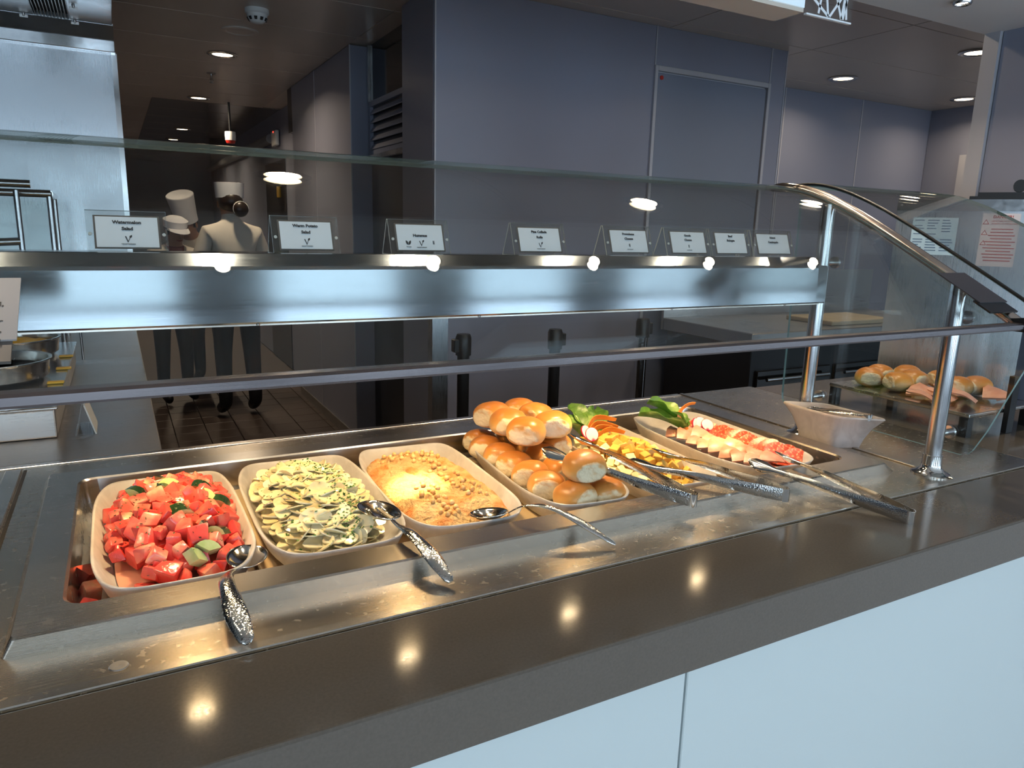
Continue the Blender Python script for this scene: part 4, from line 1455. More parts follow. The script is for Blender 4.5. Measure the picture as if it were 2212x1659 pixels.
# --- garnish leaves, carrot, radish
def leaf_mesh(seed, L=0.115, W=0.040):
    r = random.Random(seed)
    bm = bmesh.new()
    rows = []
    for i in range(13):
        t = i / 12
        w = W * (math.sin(PI * min(1, t * 0.86 + 0.12)) ** 0.7) * (0.55 + 0.6 * t if t < 0.8 else 1.03)
        row = []
        for j in range(9):
            s = j / 4 - 1
            x = w * s
            z = 0.020 * abs(s) ** 1.5 * (1 - 0.3 * t) + 0.034 * t - 0.040 * t * t + 0.0050 * math.sin(t * 13 + seed * 2 + s * 2) * abs(s) ** 2 - 0.003 * (1 if j == 4 else 0)
            row.append(Vector((x, t * L, z)))
        rows.append(row)
    top = rows
    rings = [[p + Vector((0, 0, 0.0006)) for p in row] + [p - Vector((0, 0, 0.0006)) for p in row[::-1]] for row in top]
    loft(bm, rings, True, True)
    me = bm_mesh(bm, 'lettuce_leaf', True, 60)
    me.materials.append(MATS['lettuce'])
    return me
leaves = [leaf_mesh(i, 0.100 + 0.008 * i, 0.034 + 0.003 * i) for i in range(4)]
for i, (p, rx, rz, sc, where) in enumerate((
        ((0.985, 1.430, 0.920), 30, 48, 0.95, 'leftmost leaf behind the cheese cubes'), ((1.005, 1.440, 0.920), 40, 8, 0.9, 'middle leaf behind the cheese cubes'), ((1.030, 1.430, 0.920), 28, -28, 0.85, 'rightmost leaf behind the cheese cubes'),
        ((1.275, 1.385, 0.915), 20, 62, 1.05, 'front leaf at the back of the cold cuts platter'), ((1.285, 1.405, 0.915), 36, 48, 1.15, 'tall leaf at the back of the cold cuts platter'), ((1.295, 1.400, 0.915), 24, 22, 0.8, 'low leaf beside the radish on the cold cuts platter'))):
    piece('lettuce_leaf', leaves[i % 4], p, (math.radians(rx), 0, math.radians(rz)), sc, 'green lettuce, ' + where, 'lettuce', 'lettuce garnish leaves')
def ribbon(name, pts, w, mat, label, cat, group):
    P = catmull(pts, 5)
    bm = bmesh.new()
    cs, wd, nd, ws = [], [], [], []
    for i, p in enumerate(P):
        t = (P[min(i + 1, len(P) - 1)] - P[max(i - 1, 0)]).normalized()
        s = t.cross(Vector((0.2, 0.9, 0.4))).normalized()
        cs.append(p)
        wd.append(s)
        nd.append(s.cross(t).normalized())
        ws.append(w * (0.45 + 0.55 * math.sin(PI * min(1, 0.12 + 0.8 * i / (len(P) - 1)))))
    strip(bm, cs, wd, nd, ws, [0.0] * len(cs), 0.0012)
    return tag(add_obj(name, bm_mesh(bm, name, True, 50), mat), label, cat, group)
for i, (a, b, c, lb) in enumerate((
        ((0.975, 1.400, 0.945), (1.010, 1.415, 0.970), (1.062, 1.402, 0.962), 'uppermost orange carrot peel behind the cheese cubes'),
        ((0.968, 1.385, 0.940), (1.000, 1.395, 0.962), (1.052, 1.380, 0.950), 'middle orange carrot peel behind the cheese cubes'),
        ((0.960, 1.368, 0.930), (0.990, 1.380, 0.955), (1.028, 1.372, 0.954), 'lowest orange carrot peel beside the radish slices'),
        ((0.985, 1.372, 0.938), (1.020, 1.372, 0.950), (1.060, 1.362, 0.940), 'short orange carrot peel touching the cheese cubes'))):
    ribbon('carrot_peel', [a, b, c], 0.0075, 'carrot', lb, 'carrot', 'carrot peels')
ribbon('carrot_peel', [(1.272, 1.372, 0.922), (1.262, 1.395, 0.945), (1.268, 1.400, 0.966), (1.290, 1.398, 0.981), (1.312, 1.395, 0.983)], 0.0055, 'carrot', 'curled orange carrot peel standing on the cold cuts platter', 'carrot', 'carrot peels')
def disc_mesh(name, R, th, mats, seg=20, wob=0.0, fold=0.0):
    bm = bmesh.new()
    def rg(r, z):
        return [Vector((r * math.cos(2 * PI * k / seg) * (1 + wob * math.sin(3 * 2 * PI * k / seg)), r * math.sin(2 * PI * k / seg), z + fold * (r * math.cos(2 * PI * k / seg)) ** 2 / R)) for k in range(seg)]
    loft(bm, [rg(R * 0.4, th), rg(R * 0.93, th), rg(R, th * 0.8), rg(R, 0.0), rg(R * 0.4, 0.0)], True, True)
    me = bm_mesh(bm, name, True, 40)
    for m in mats:
        me.materials.append(MATS[m])
    if len(mats) > 1:
        for f in me.polygons:
            if math.hypot(f.center.x, f.center.y) > R * 0.9:
                f.material_index = 1
    return me
rad = disc_mesh('radish_slice', 0.0165, 0.003, ['radish', 'radish_skin'])
for p, r, lb in (((0.952, 1.372, 0.950), (1.0, 0.3, 0.2), 'radish slice leaning on the rolls behind the cheese'), ((0.962, 1.362, 0.946), (1.1, 0.2, -0.2), 'front radish slice beside the carrot peels'),
                 ((1.303, 1.378, 0.930), (1.2, -0.5, 0.5), 'upright radish slice beside the lettuce on the cold cuts'), ((1.318, 1.378, 0.932), (1.0, 0.3, -0.3), 'middle radish slice on the cold cuts platter'), ((1.332, 1.366, 0.928), (0.8, 0.4, -0.6), 'front radish slice touching the bologna')):
    piece('radish_slice', rad, p, r, 1.05, lb, 'radish', 'radish slices')

# --- cold cuts
bm = bmesh.new()
rows = []
for i in range(8):      # slice folded into a quarter: rounded outer edge, doubled layers with a soft crease
    t = i / 7
    w = 0.034 * (1 - t) ** 0.75 + 0.002
    y = 0.052 * t
    zt_ = 0.010 * math.sin(PI * min(1, t * 1.1)) * 0.6
    rows.append([Vector((-w, y - 0.004 * math.cos(3.0), zt_)), Vector((-w * 0.4, y - 0.006 * (1 - t), zt_ + 0.005)), Vector((w * 0.4, y - 0.006 * (1 - t), zt_ + 0.006)), Vector((w, y, zt_ + 0.001)),
                 Vector((w, y, zt_ - 0.002)), Vector((0, y - 0.004 * (1 - t), zt_ + 0.001)), Vector((-w, y, zt_ - 0.003))])
loft(bm, rows, True, True)
bol = bm_mesh(bm, 'bologna_slice', True, 35)
bol.materials.append(MATS['bologna'])
nb = 8
for c in range(2):
    for i in range(nb):
        f = i / (nb - 1)
        x = 1.240 + c * 0.038 + 0.014 * f
        y = 1.375 - f * 0.255 - c * 0.012
        piece('bologna_slice', bol, (x, y, 0.905 + 0.004 * c + 0.003 * math.sin(i * 2.1)), (math.radians(17 + 6 * math.sin(i * 1.7)), math.radians(8 * math.sin(i)), math.radians(-15 + 10 * math.sin(i * 2.3 + c))), 0.86,
              '%s folded pink bologna slice from the lettuce in the %s row' % (('first', 'second', 'third', 'fourth', 'fifth', 'sixth', 'seventh', 'eighth')[i], ('left', 'right')[c]), 'bologna', 'bologna slices on the cold cuts platter')
sal = disc_mesh('salami_slice', 0.0275, 0.0024, ['salami'], 24, 0.02, 0.20)
for i in range(13):
    f = i / 12
    x = 1.334 + 0.030 * f + 0.006 * math.sin(i * 2.4)
    y = 1.405 - 0.30 * f
    piece('salami_slice', sal, (x, y, 0.911 + 0.003 * ((i * 3) % 4) / 3), (math.radians(24 + 6 * math.sin(i)), math.radians(-26), 0.4 * math.sin(i * 1.3)), 1.0, '%s red salami slice from the back in the right row of cold cuts' % ('first', 'second', 'third', 'fourth', 'fifth', 'sixth', 'seventh', 'eighth', 'ninth', 'tenth', 'eleventh', 'twelfth', 'thirteenth')[i], 'salami', 'salami slices on the cold cuts platter')
for i in range(5):
    piece('salami_slice', sal, (1.285 + 0.012 * i, 1.130 - 0.009 * i, 0.894 + 0.0015 * i), (math.radians(10), math.radians(-6), i * 1.1), 1.0, '%s red salami slice from the left among those lying at the platter front' % ('first', 'second', 'third', 'fourth', 'fifth', 'sixth', 'seventh', 'eighth', 'ninth', 'tenth', 'eleventh', 'twelfth', 'thirteenth')[i], 'salami', 'salami slices on the cold cuts platter')

# ------------------------------------------------------------------ serving utensils
def path_frames(P, wref, twist=None):
    cs, wd, nd = [], [], []
    for i, p in enumerate(P):
        t = (P[min(i + 1, len(P) - 1)] - P[max(i - 1, 0)]).normalized()
        w = wref - t * wref.dot(t)
        w.normalize()
        n = w.cross(t).normalized()
        if twist:
            a = twist[i]
            w, n = w * math.cos(a) + n * math.sin(a), n * math.cos(a) - w * math.sin(a)
        cs.append(p)
        wd.append(w)
        nd.append(n)
    return cs, wd, nd

def interp(tab, t):
    for (a, va), (b, vb) in zip(tab[:-1], tab[1:]):
        if t <= b:
            f = (t - a) / (b - a)
            f = f * f * (3 - 2 * f)
            return va + (vb - va) * f
    return tab[-1][1]

def serving_spoon(label, bowl_c, bowl_dir, handle, L=0.085, W=0.031, slots=False, tilt=0.0, hw=0.0125):
    t = thing('serving_spoon', label, 'spoon', handle[-1], 0, 'serving spoons')
    d = Vector(bowl_dir).normalized()
    side = d.cross(Vector((0, 0, 1))).normalized()
    up = side.cross(d).normalized()
    c0 = Vector(bowl_c)
    bm = bmesh.new()
    nu, nv = 18, 12
    grid = []
    for i in range(nu + 1):
        u = i / nu
        row = []
        w = W * (max(0.0, 1 - (2 * u - 1) ** 2)) ** 0.5 * (0.86 + 0.2 * u)
        for j in range(nv + 1):
            v = 2 * j / nv - 1
            dep = -0.014 * max(0, (1 - (2 * u - 1) ** 2)) * (1 - v * v) 
            row.append(bm.verts.new(c0 + d * ((u - 0.5) * L) + side * (w * v) + up * (dep + tilt * v * w)))
        grid.append(row)
    for i in range(nu):
        for j in range(nv):
            if slots and 5 <= i <= 13 and j in (3, 8):
                continue
            try:
                bm.faces.new((grid[i][j], grid[i][j + 1], grid[i + 1][j + 1], grid[i + 1][j]))
            except ValueError:
                pass
    bmesh.ops.remove_doubles(bm, verts=bm.verts, dist=0.0004)
    o = add_obj('spoon_bowl', bm_mesh(bm, 'spoon_bowl', True), 'steel_mirror', t)
    sm = o.modifiers.new('thickness', 'SOLIDIFY')
    sm.thickness = 0.0014
    P = catmull([Vector(p) for p in handle], 7)
    n = len(P) - 1
    bm = bmesh.new()
    cs, wd, nd = path_frames(P, side)
    rings = []
    for i in range(len(P)):
        f = i / n
        w = hw * interp([(0, 0.26), (0.18, 0.28), (0.55, 0.72), (0.82, 1.0), (0.95, 0.72), (1.0, 0.30)], f)
        h = w * 0.42
        nn = nd[i] if nd[i].z > 0 else -nd[i]
        rings.append([cs[i] + wd[i] * (w * math.cos(a * PI / 6)) + nn * (h * math.sin(a * PI / 6)) for a in range(12)])
    loft(bm, rings, True, True)
    add_obj('handle', bm_mesh(bm, 'handle', True, 60), 'steel_hammered', t)
    return t

serving_spoon('hammered serving spoon resting in the watermelon salad', (0.140, 1.088, 0.920), (0.35, 0.93, -0.02), [(0.118, 1.048, 0.921), (0.106, 1.020, 0.930), (0.098, 0.975, 0.939), (0.099, 0.920, 0.932), (0.106, 0.856, 0.911)], 0.085, 0.031, False, -0.1, 0.0150)
serving_spoon('slotted serving spoon resting in the potato salad', (0.362, 1.120, 0.946), (-0.25, 0.97, 0.05), [(0.368, 1.074, 0.944), (0.368, 1.050, 0.945), (0.373, 1.000, 0.949), (0.382, 0.950, 0.938), (0.394, 0.893, 0.912)], 0.092, 0.035, True, -0.12, 0.0140)
serving_spoon('serving spoon stuck in the hummus with bent handle', (0.548, 1.078, 0.925), (-0.62, 0.74, -0.18), [(0.572, 1.048, 0.932), (0.590, 1.025, 0.950), (0.616, 0.995, 0.955), (0.650, 0.955, 0.941), (0.696, 0.900, 0.909)], 0.075, 0.027, False, 0.0, 0.0105)

def tongs(label, E, T1, T2, hh=0.0125, name='serving_tongs', group='serving tongs'):
    t = thing(name, label, 'tongs', E, 0, group)
    E, T1, T2 = Vector(E), Vector(T1), Vector(T2)
    ax = ((T1 + T2) / 2 - E)
    L = ax.length
    ax.normalize()
    side = ax.cross(Vector((0, 0, 1))).normalized()      # to the right seen along the tongs
    if (T2 - T1).dot(side) < 0:
        T1, T2 = T2, T1
    for T, s in ((T1, -1), (T2, 1)):
        P = []
        N = 30
        off = (T - E).dot(side)
        for i in range(N + 1):
            f = i / N
            base = E + (T - E) * f
            cur = (T - E).dot(side) * f
            want = s * (0.009 + (abs(off) - 0.009) * (f ** 0.85)) if abs(off) > 0.009 else s * 0.009
            bow = s * 0.006 * math.sin(PI * f)
            P.append(base + side * (want - cur + bow))
        tw = [s * 0.95 * interp([(0, 0), (0.55, 0), (0.85, 1), (1, 1)], i / N) for i in range(N + 1)]
        cs, wd, nd = path_frames(P, Vector((0, 0, 1)), tw)
        ws = [interp([(0, hh), (0.10, hh), (0.45, hh * 0.70), (0.72, hh * 0.52), (0.80, hh * 0.62), (0.91, hh * 1.22), (0.97, hh * 0.95), (1.0, hh * 0.25)], i / N) for i in range(N + 1)]
        cu = [interp([(0, 0.0008), (0.1, 0.002), (0.5, 0.004), (0.75, 0.003), (0.90, 0.007), (1.0, 0.002)], i / N) * s for i in range(N + 1)]
        bm = bmesh.new()
        strip(bm, cs[:23], wd[:23], nd[:23], ws[:23], cu[:23], 0.0012)
        arm = add_obj('arm', bm_mesh(bm, 'arm', True, 50), 'steel_hammered', t)
        bm = bmesh.new()
        strip(bm, cs[22:], wd[22:], nd[22:], ws[22:], cu[22:], 0.0012)
        add_obj('scoop_tip', bm_mesh(bm, 'scoop_tip', True, 50), 'steel_mirror', arm)
    # spring bend joining both arms
    bm = bmesh.new()
    rings = []
    for k in range(9):
        a = PI * k / 8
        c = E + side * (0.0095 * math.cos(a)) - ax * (0.009 * math.sin(a))
        o2 = side * math.cos(a) - ax * math.sin(a)
        rings.append([c + Vector((0, 0, hh)), c + o2 * 0.0012 + Vector((0, 0, hh)), c + o2 * 0.0012 - Vector((0, 0, hh)), c - Vector((0, 0, hh))])
    loft(bm, rings, True, True)
    add_obj('spring_bend', bm_mesh(bm, 'spring_bend', True, 50), 'steel_mirror', t)
    return t

tongs('hammered steel tongs lying across the bread rolls', (0.904, 0.950, 0.9385), (0.734, 1.209, 0.985), (0.822, 1.245, 0.996))
tongs('hammered steel tongs lying across the cheese cubes', (1.086, 0.896, 0.9385), (0.912, 1.160, 0.950), (1.002, 1.188, 0.956))
tongs('hammered steel tongs lying across the cold cuts onto the stone edge', (1.268, 0.760, 0.9130), (1.168, 1.065, 0.946), (1.262, 1.076, 0.948))

# ------------------------------------------------------------------ square resin bowl with utensils
bw = thing('square_bowl', 'frosted square bowl of tongs beside the right post', 'bowl', (1.585, 1.19, 0.90))
BASE = [(1.552, 1.262), (1.547, 1.150), (1.622, 1.117), (1.628, 1.225)]
RIM = [(1.520, 1.305), (1.520, 1.118), (1.616, 1.046), (1.616, 1.234)]
def quad_ring(q, k, z, n=7.0, N=40, dz=0.0):
    cx_ = sum(p[0] for p in q) / 4
    cy_ = sum(p[1] for p in q) / 4
    pts = []
    for p in se_ring(1, 1, n, 0, N):
        u, v = (p.x + 1) / 2, (p.y + 1) / 2
        a = [q[1][i] * (1 - u) + q[2][i] * u for i in (0, 1)]
        b = [q[0][i] * (1 - u) + q[3][i] * u for i in (0, 1)]
        x, y = a[0] * (1 - v) + b[0] * v, a[1] * (1 - v) + b[1] * v
        corner = abs(p.x * p.y) ** 2
        pts.append(Vector((cx_ + (x - cx_) * k, cy_ + (y - cy_) * k, z + dz * corner)))
    return pts
def lerpq(f):
    return [(a[0] + (b[0] - a[0]) * f, a[1] + (b[1] - a[1]) * f) for a, b in zip(BASE, RIM)]
bm = bmesh.new()
loft(bm, [quad_ring(lerpq(0), 1, 0.9005), quad_ring(lerpq(0.16), 1, 0.925), quad_ring(lerpq(0.48), 1, 0.957), quad_ring(lerpq(0.9), 1, 0.983), quad_ring(lerpq(1.0), 1, 0.988), quad_ring(lerpq(1.0), 0.985, 0.9915), quad_ring(lerpq(0.98), 0.94, 0.990),
          quad_ring(lerpq(0.5), 0.90, 0.960), quad_ring(lerpq(0.15), 0.88, 0.930), quad_ring(lerpq(0.0), 0.84, 0.912)], True, True)
add_obj('dish', bm_mesh(bm, 'dish', True, 60), 'resin_bowl', bw)
tongs('small steel tongs lying in the square bowl', (1.583, 1.085, 0.9925), (1.545, 1.235, 0.985), (1.568, 1.240, 0.985), 0.007)

# ------------------------------------------------------------------ cook line things on the left
hd = thing('extraction_hood', 'stainless extraction hood with slotted grille above the cooking line', 'hood', (-1.0, 4.0, 2.2))
box('back_panel', -2.2, 0.070, 4.335, 4.350, 0.902, 2.214, 'steel_panel', hd)
box('edge_trim', 0.055, 0.079, 4.325, 4.352, 0.902, 2.214, 'steel_post', hd)
box('lower_lip', -2.2, 0.074, 4.290, 4.334, 2.212, 2.265, 'steel_plain', hd, 0.003, 2)
poly_prism('gutter', [(-2.2, 4.290, 2.2655), (-2.2, 4.335, 2.2655), (-2.2, 4.335, 2.325), (-2.2, 4.210, 2.325), (-2.2, 4.210, 2.317)], (2.272, 0, 0), 'steel_panel', hd)
box('plenum', -2.2, -0.245, 2.9, 4.255, 2.318, 2.449, 'steel_panel', hd, 0.002, 1)
box('plenum', -0.105, 0.068, 2.9, 4.255, 2.318, 2.449, 'steel_panel', hd, 0.002, 1)
box('plenum', -0.245, -0.105, 4.225, 4.255, 2.318, 2.449, 'steel_panel', hd)
box('grille_cavity', -0.245, -0.105, 2.9, 4.225, 2.345, 2.449, 'black_matt', hd)
for i in range(11):
    x = -0.240 + i * 0.0132
    box('grille_slat', x, x + 0.0035, 2.92, 4.225, 2.320, 2.340, 'steel_dull', hd)
for (x, y) in ((-0.285, 4.20), (-0.275, 3.86), (-0.085, 4.21), (-0.080, 3.92)):
    w = lathe('wing_nut', [(0.0, 0.0), (0.006, 0.0), (0.005, -0.012), (0.0, -0.014)], (x, y, 2.3178), 'steel_dull', hd, 10)
    box('wing', x - 0.016, x + 0.016, y - 0.002, y + 0.002, 2.300, 2.312, 'steel_dull', w)

dfm = thing('glass_rack', 'tubular steel rack with glass panes on the cooking counter', 'rack', (-0.45, 3.4, 0.90))
for (x, y) in ((-0.298, 3.20), (-0.203, 3.28), (-0.75, 3.20), (-0.75, 3.75), (-0.215, 3.75)):
    tube('post', [(x, y, 0.9005), (x, y, 1.508)], 0.010, 'steel_post', dfm, 12)
for a, b in (((-0.75, 3.20, 1.531), (-0.252, 3.20, 1.531)), ((-0.75, 3.28, 1.501), (-0.197, 3.28, 1.501)), ((-0.203, 3.28, 1.501), (-0.215, 3.75, 1.501)), ((-0.75, 3.20, 1.303), (-0.300, 3.20, 1.328))):
    tube('bar', [a, b], 0.014, 'steel_plain', dfm, 12, 1.0)
bm = bmesh.new()
bm_box(bm, -0.74, -0.215, 3.30, 3.308, 1.10, 1.485)
add_obj('glass_pane', bm_mesh(bm, 'glass_pane'), 'glass', dfm)

bn = thing('bain_marie', 'dented steel bain marie tray holding the round pans', 'warmer', (-0.4, 2.6, 0.90))
box('tray_body', -0.80, -0.157, 1.98, 3.02, 0.9015, 0.972, 'steel_dull', bn, 0.004, 2)
box('rim_plate', -0.81, -0.150, 1.972, 3.03, 0.9722, 0.9785, 'steel_plain', bn, 0.002, 1)
def round_pan(label, cx, cy, food, ftag):
    t = thing('round_pan', label, 'pan', (cx, cy, 0.98), 0, 'round pans on the cook line')
    lathe('pan_body', [(0.0, 0.0), (0.130, 0.0), (0.146, 0.012), (0.150, 0.052), (0.156, 0.056), (0.156, 0.059), (0.147, 0.058), (0.142, 0.014), (0.126, 0.005), (0.0, 0.005)], (cx, cy, 0.979), 'steel_pan', t, 40)
    bm = bmesh.new()
    R = []
    for k in range(9):
        r = 0.138 * (1 - k / 9)
        R.append([Vector((cx + r * math.cos(a * PI / 16), cy + r * math.sin(a * PI / 16), 0.9875 + (0.026 + 0.022 * (k / 9) if food == 'egg' else 0.024) + (0.008 * noise.noise(Vector((r * math.cos(a * PI / 16) * 50, r * math.sin(a * PI / 16) * 50, 2))) if food == 'egg' and k else 0))) for a in range(32)])
    loft(bm, R, True, True)
    tag(add_obj('scrambled_egg' if food == 'egg' else 'sauce', bm_mesh(bm, 'food', True), food), ftag[0], ftag[1], kind='stuff')
    return t
round_pan('round steel pan of yellow scrambled egg', -0.335, 2.780, 'egg', ('yellow scrambled egg heaped in the rear round pan', 'egg'))
round_pan('round steel pan of orange sauce', -0.335, 2.360, 'sauce', ('orange brown sauce in the front round pan', 'sauce'))
for i, (x, y, lb) in enumerate(((-0.166, 2.69, 'rearmost yellow clip on the bain marie edge'), (-0.162, 2.47, 'middle yellow clip on the bain marie edge'), (-0.170, 2.26, 'nearest yellow clip on the bain marie edge'))):
    o = box('tray_clip', x - 0.020, x + 0.020, y - 0.012, y + 0.012, 0.9787, 0.9850, 'yellow_plastic', None, 0.003, 2)
    tag(o, lb, 'clip', 'yellow tray clips')
tube_o = tube('wire_stand', catmull([(-0.42, 3.06, 0.905), (-0.42, 3.06, 1.045), (-0.36, 3.06, 1.060), (-0.17, 3.06, 1.060), (-0.140, 3.06, 1.045), (-0.136, 3.06, 0.905)], 5), 0.0045, 'steel_plain', None, 8)
tag(tube_o, 'bent steel wire stand behind the round pans', 'stand')
cd = thing('blank_card_holder', 'small clear acrylic card holder seen edge on, on the cooking counter', 'card holder', (-0.085, 2.03, 0.9005))
poly_prism('front_plate', [(-0.078, 1.98, 0.9008), (-0.098, 1.98, 0.974), (-0.098, 2.10, 0.974), (-0.078, 2.10, 0.9008)], (0.003, 0, 0.0008), 'acrylic_edge', cd)
poly_prism('back_plate', [(-0.118, 1.98, 0.9008), (-0.100, 1.98, 0.974), (-0.100, 2.10, 0.974), (-0.118, 2.10, 0.9008)], (-0.003, 0, 0.0008), 'acrylic', cd)
poly_prism('base_plate', [(-0.115, 1.98, 0.9008), (-0.082, 1.98, 0.9008), (-0.082, 2.10, 0.9008), (-0.115, 2.10, 0.9008)], (0, 0, 0.003), 'acrylic', cd)

# ------------------------------------------------------------------ ceiling fittings
sd = thing('smoke_detector', 'white ceiling smoke detector with vents', 'smoke detector', (0.71, 4.05, ZC))
lathe('base', [(0.0, 0.0), (0.058, 0.0), (0.058, -0.018), (0.052, -0.024), (0.0, -0.024)], (0.71, 4.05, ZC - 0.0002), 'white_plastic', sd, 28)
lathe('sensor_dome', [(0.0, -0.0242), (0.050, -0.0242), (0.046, -0.045), (0.030, -0.062), (0.014, -0.066), (0.0, -0.066)], (0.71, 4.05, ZC), 'white_plastic', sd, 28)
for k in range(10):
    a = 2 * PI * k / 10
    c, s_ = math.cos(a), math.sin(a)
    poly_prism('vent_slot', [(0.71 + 0.0475 * c - 0.008 * s_, 4.05 + 0.0475 * s_ + 0.008 * c, ZC - 0.040), (0.71 + 0.0475 * c + 0.008 * s_, 4.05 + 0.0475 * s_ - 0.008 * c, ZC - 0.040), (0.71 + 0.040 * c + 0.006 * s_, 4.05 + 0.040 * s_ - 0.006 * c, ZC - 0.054), (0.71 + 0.040 * c - 0.006 * s_, 4.05 + 0.040 * s_ + 0.006 * c, ZC - 0.054)], (0.002 * c, 0.002 * s_, -0.001), 'black_matt', sd)
spk = thing('ceiling_speaker', 'round brown flush speaker cover in the ceiling', 'speaker', (0.70, 4.53, ZC))
lathe('trim_ring', [(0.070, 0.0), (0.098, 0.0), (0.098, -0.006), (0.090, -0.010), (0.074, -0.008), (0.070, -0.004)], (0.70, 4.53, ZC - 0.0002), 'ceiling_brown', spk, 32)
lathe('cover', [(0.0, -0.001), (0.072, -0.001), (0.072, -0.005), (0.0, -0.007)], (0.70, 4.53, ZC), 'ceiling_brown', spk, 32)
skl = thing('sprinkler_head', 'small brass sprinkler head hanging from the ceiling', 'sprinkler', (0.70, 5.90, ZC))
lathe('escutcheon', [(0.0, 0.0), (0.032, 0.0), (0.028, -0.006), (0.0, -0.008)], (0.70, 5.90, ZC - 0.0002), 'steel_dull', skl, 20)
lathe('nozzle', [(0.0, -0.008), (0.010, -0.008), (0.008, -0.030), (0.014, -0.050), (0.006, -0.060), (0.018, -0.064), (0.018, -0.066), (0.0, -0.068)], (0.70, 5.90, ZC), 'steel_plain', skl, 16)
hl = thing('hanging_beacon', 'white and red beacon lamp hanging in the far corridor', 'lamp', (0.985, 7.2, 2.1))
tube('stem', [(0.985, 7.2, ZC - 0.001), (0.985, 7.2, 2.20)], 0.010, 'black_plastic', hl, 10)
lathe('housing', [(0.0, 0.0), (0.045, 0.0), (0.048, -0.03), (0.045, -0.075), (0.0, -0.075)], (0.985, 7.2, 2.20), 'white_plastic', hl, 20)
lathe('red_cap', [(0.0, -0.0752), (0.044, -0.0752), (0.036, -0.100), (0.0, -0.106)], (0.985, 7.2, 2.20), 'red_plastic', hl, 20)
wb = thing('wall_detector', 'white wall mounted box with red light by the corridor', 'detector', (1.45, 7.5, 2.13))
box('housing', 1.415, 1.4515, 7.40, 7.62, 2.135, 2.275, 'white_plastic', wb, 0.012, 2)
lathe('red_light', [(0.0, 0.0), (0.009, 0.0), (0.006, -0.004), (0.0, -0.005)], (1.4148, 7.50, 2.262), 'led_red', wb, 10, 'X')
tag(tube('wall_pipe', [(1.42, 7.66, 2.215), (1.42, 12.9, 2.215)], 0.045, 'grey_plastic', None, 14), 'pale insulated pipe running along the corridor wall', 'pipe')
tag(box('wall_switch', 1.435, 1.4515, 7.42, 7.56, 1.655, 1.76, 'yellow_plastic', None, 0.006, 2), 'yellow switch box on the corridor wall', 'switch')

# ------------------------------------------------------------------ hanging sign over the kitchen front
sn = thing('overhead_sign', 'hanging light box with white line pattern on its clear end', 'sign', (0.95, 1.03, ZS))
box('light_box', 0.75, 1.124, 1.000, 1.004, 1.821, 2.099, 'lightbox', sn)
box('housing', 0.75, 1.128, 1.005, 1.073, 1.815, 2.0995, 'ceiling_brown', sn)
bm = bmesh.new()
bm_box(bm, 1.130, 1.2515, 1.000, 1.005, 1.8145, 2.0995)
add_obj('clear_panel', bm_mesh(bm, 'clear_panel'), 'acrylic', sn)
def sline(x0, z0, x1, z1, w=0.0048):
    d = Vector((x1 - x0, 0, z1 - z0)).normalized()
    n = Vector((-d.z, 0, d.x)) * (w / 2)
    a, b = Vector((x0, 0.9985, z0)), Vector((x1, 0.9985, z1))
    poly_prism('white_line', [a - n, b - n, b + n, a + n], (0, 0.0012, 0), 'lattice_white', sn)
for q in ((1.132, 1.846, 1.186, 1.816), (1.172, 1.90, 1.160, 1.817), (1.150, 1.96, 1.186, 1.816), (1.190, 1.816, 1.249, 1.89), (1.186, 1.888, 1.222, 1.816), (1.226, 1.816, 1.249, 1.93), (1.236, 1.817, 1.210, 1.96), (1.222, 1.816, 1.238, 1.95), (1.140, 2.05, 1.249, 1.93), (1.134, 1.92, 1.20, 2.09)):
    sline(*q)
box('edge_strip', 1.130, 1.2515, 0.9995, 1.0055, 1.8115, 1.8143, 'lattice_white', sn)

# ------------------------------------------------------------------ stanchions in front of the block
def stanchion(x, y, h, mat, label, belt=0):
    t = thing('stanchion', label, 'stanchion', (x, y, 0), 0, 'belt barrier posts in the aisle')
    lathe('base', [(0.0, 0.0), (0.16, 0.0), (0.155, 0.012), (0.04, 0.030), (0.0, 0.032)], (x, y, 0.0005), 'black_plastic', t, 28)
    lathe('post', [(0.0, 0.031), (0.026, 0.031), (0.026, h - 0.09), (0.0, h - 0.09)], (x, y, 0), mat, t, 20)
    hd_ = lathe('head', [(0.0, h - 0.0895), (0.033, h - 0.0895), (0.034, h - 0.015), (0.028, h), (0.0, h + 0.002)], (x, y, 0), 'black_plastic', t, 20)
    if belt:
        box('belt_clip', x + belt * 0.033 - 0.016, x + belt * 0.033 + 0.016, y - 0.018, y + 0.018, h - 0.075, h - 0.020, 'black_plastic', hd_, 0.003, 1)
    return t
stanchion(1.262, 2.75, 0.980, 'black_plastic', 'left black belt barrier post before the panelled block', -1)
stanchion(1.716, 2.75, 0.982, 'black_plastic', 'middle black belt barrier post before the panelled block', 1)
stanchion(2.212, 2.75, 1.012, 'steel_plain', 'polished steel belt barrier post before the hatch door', 1)

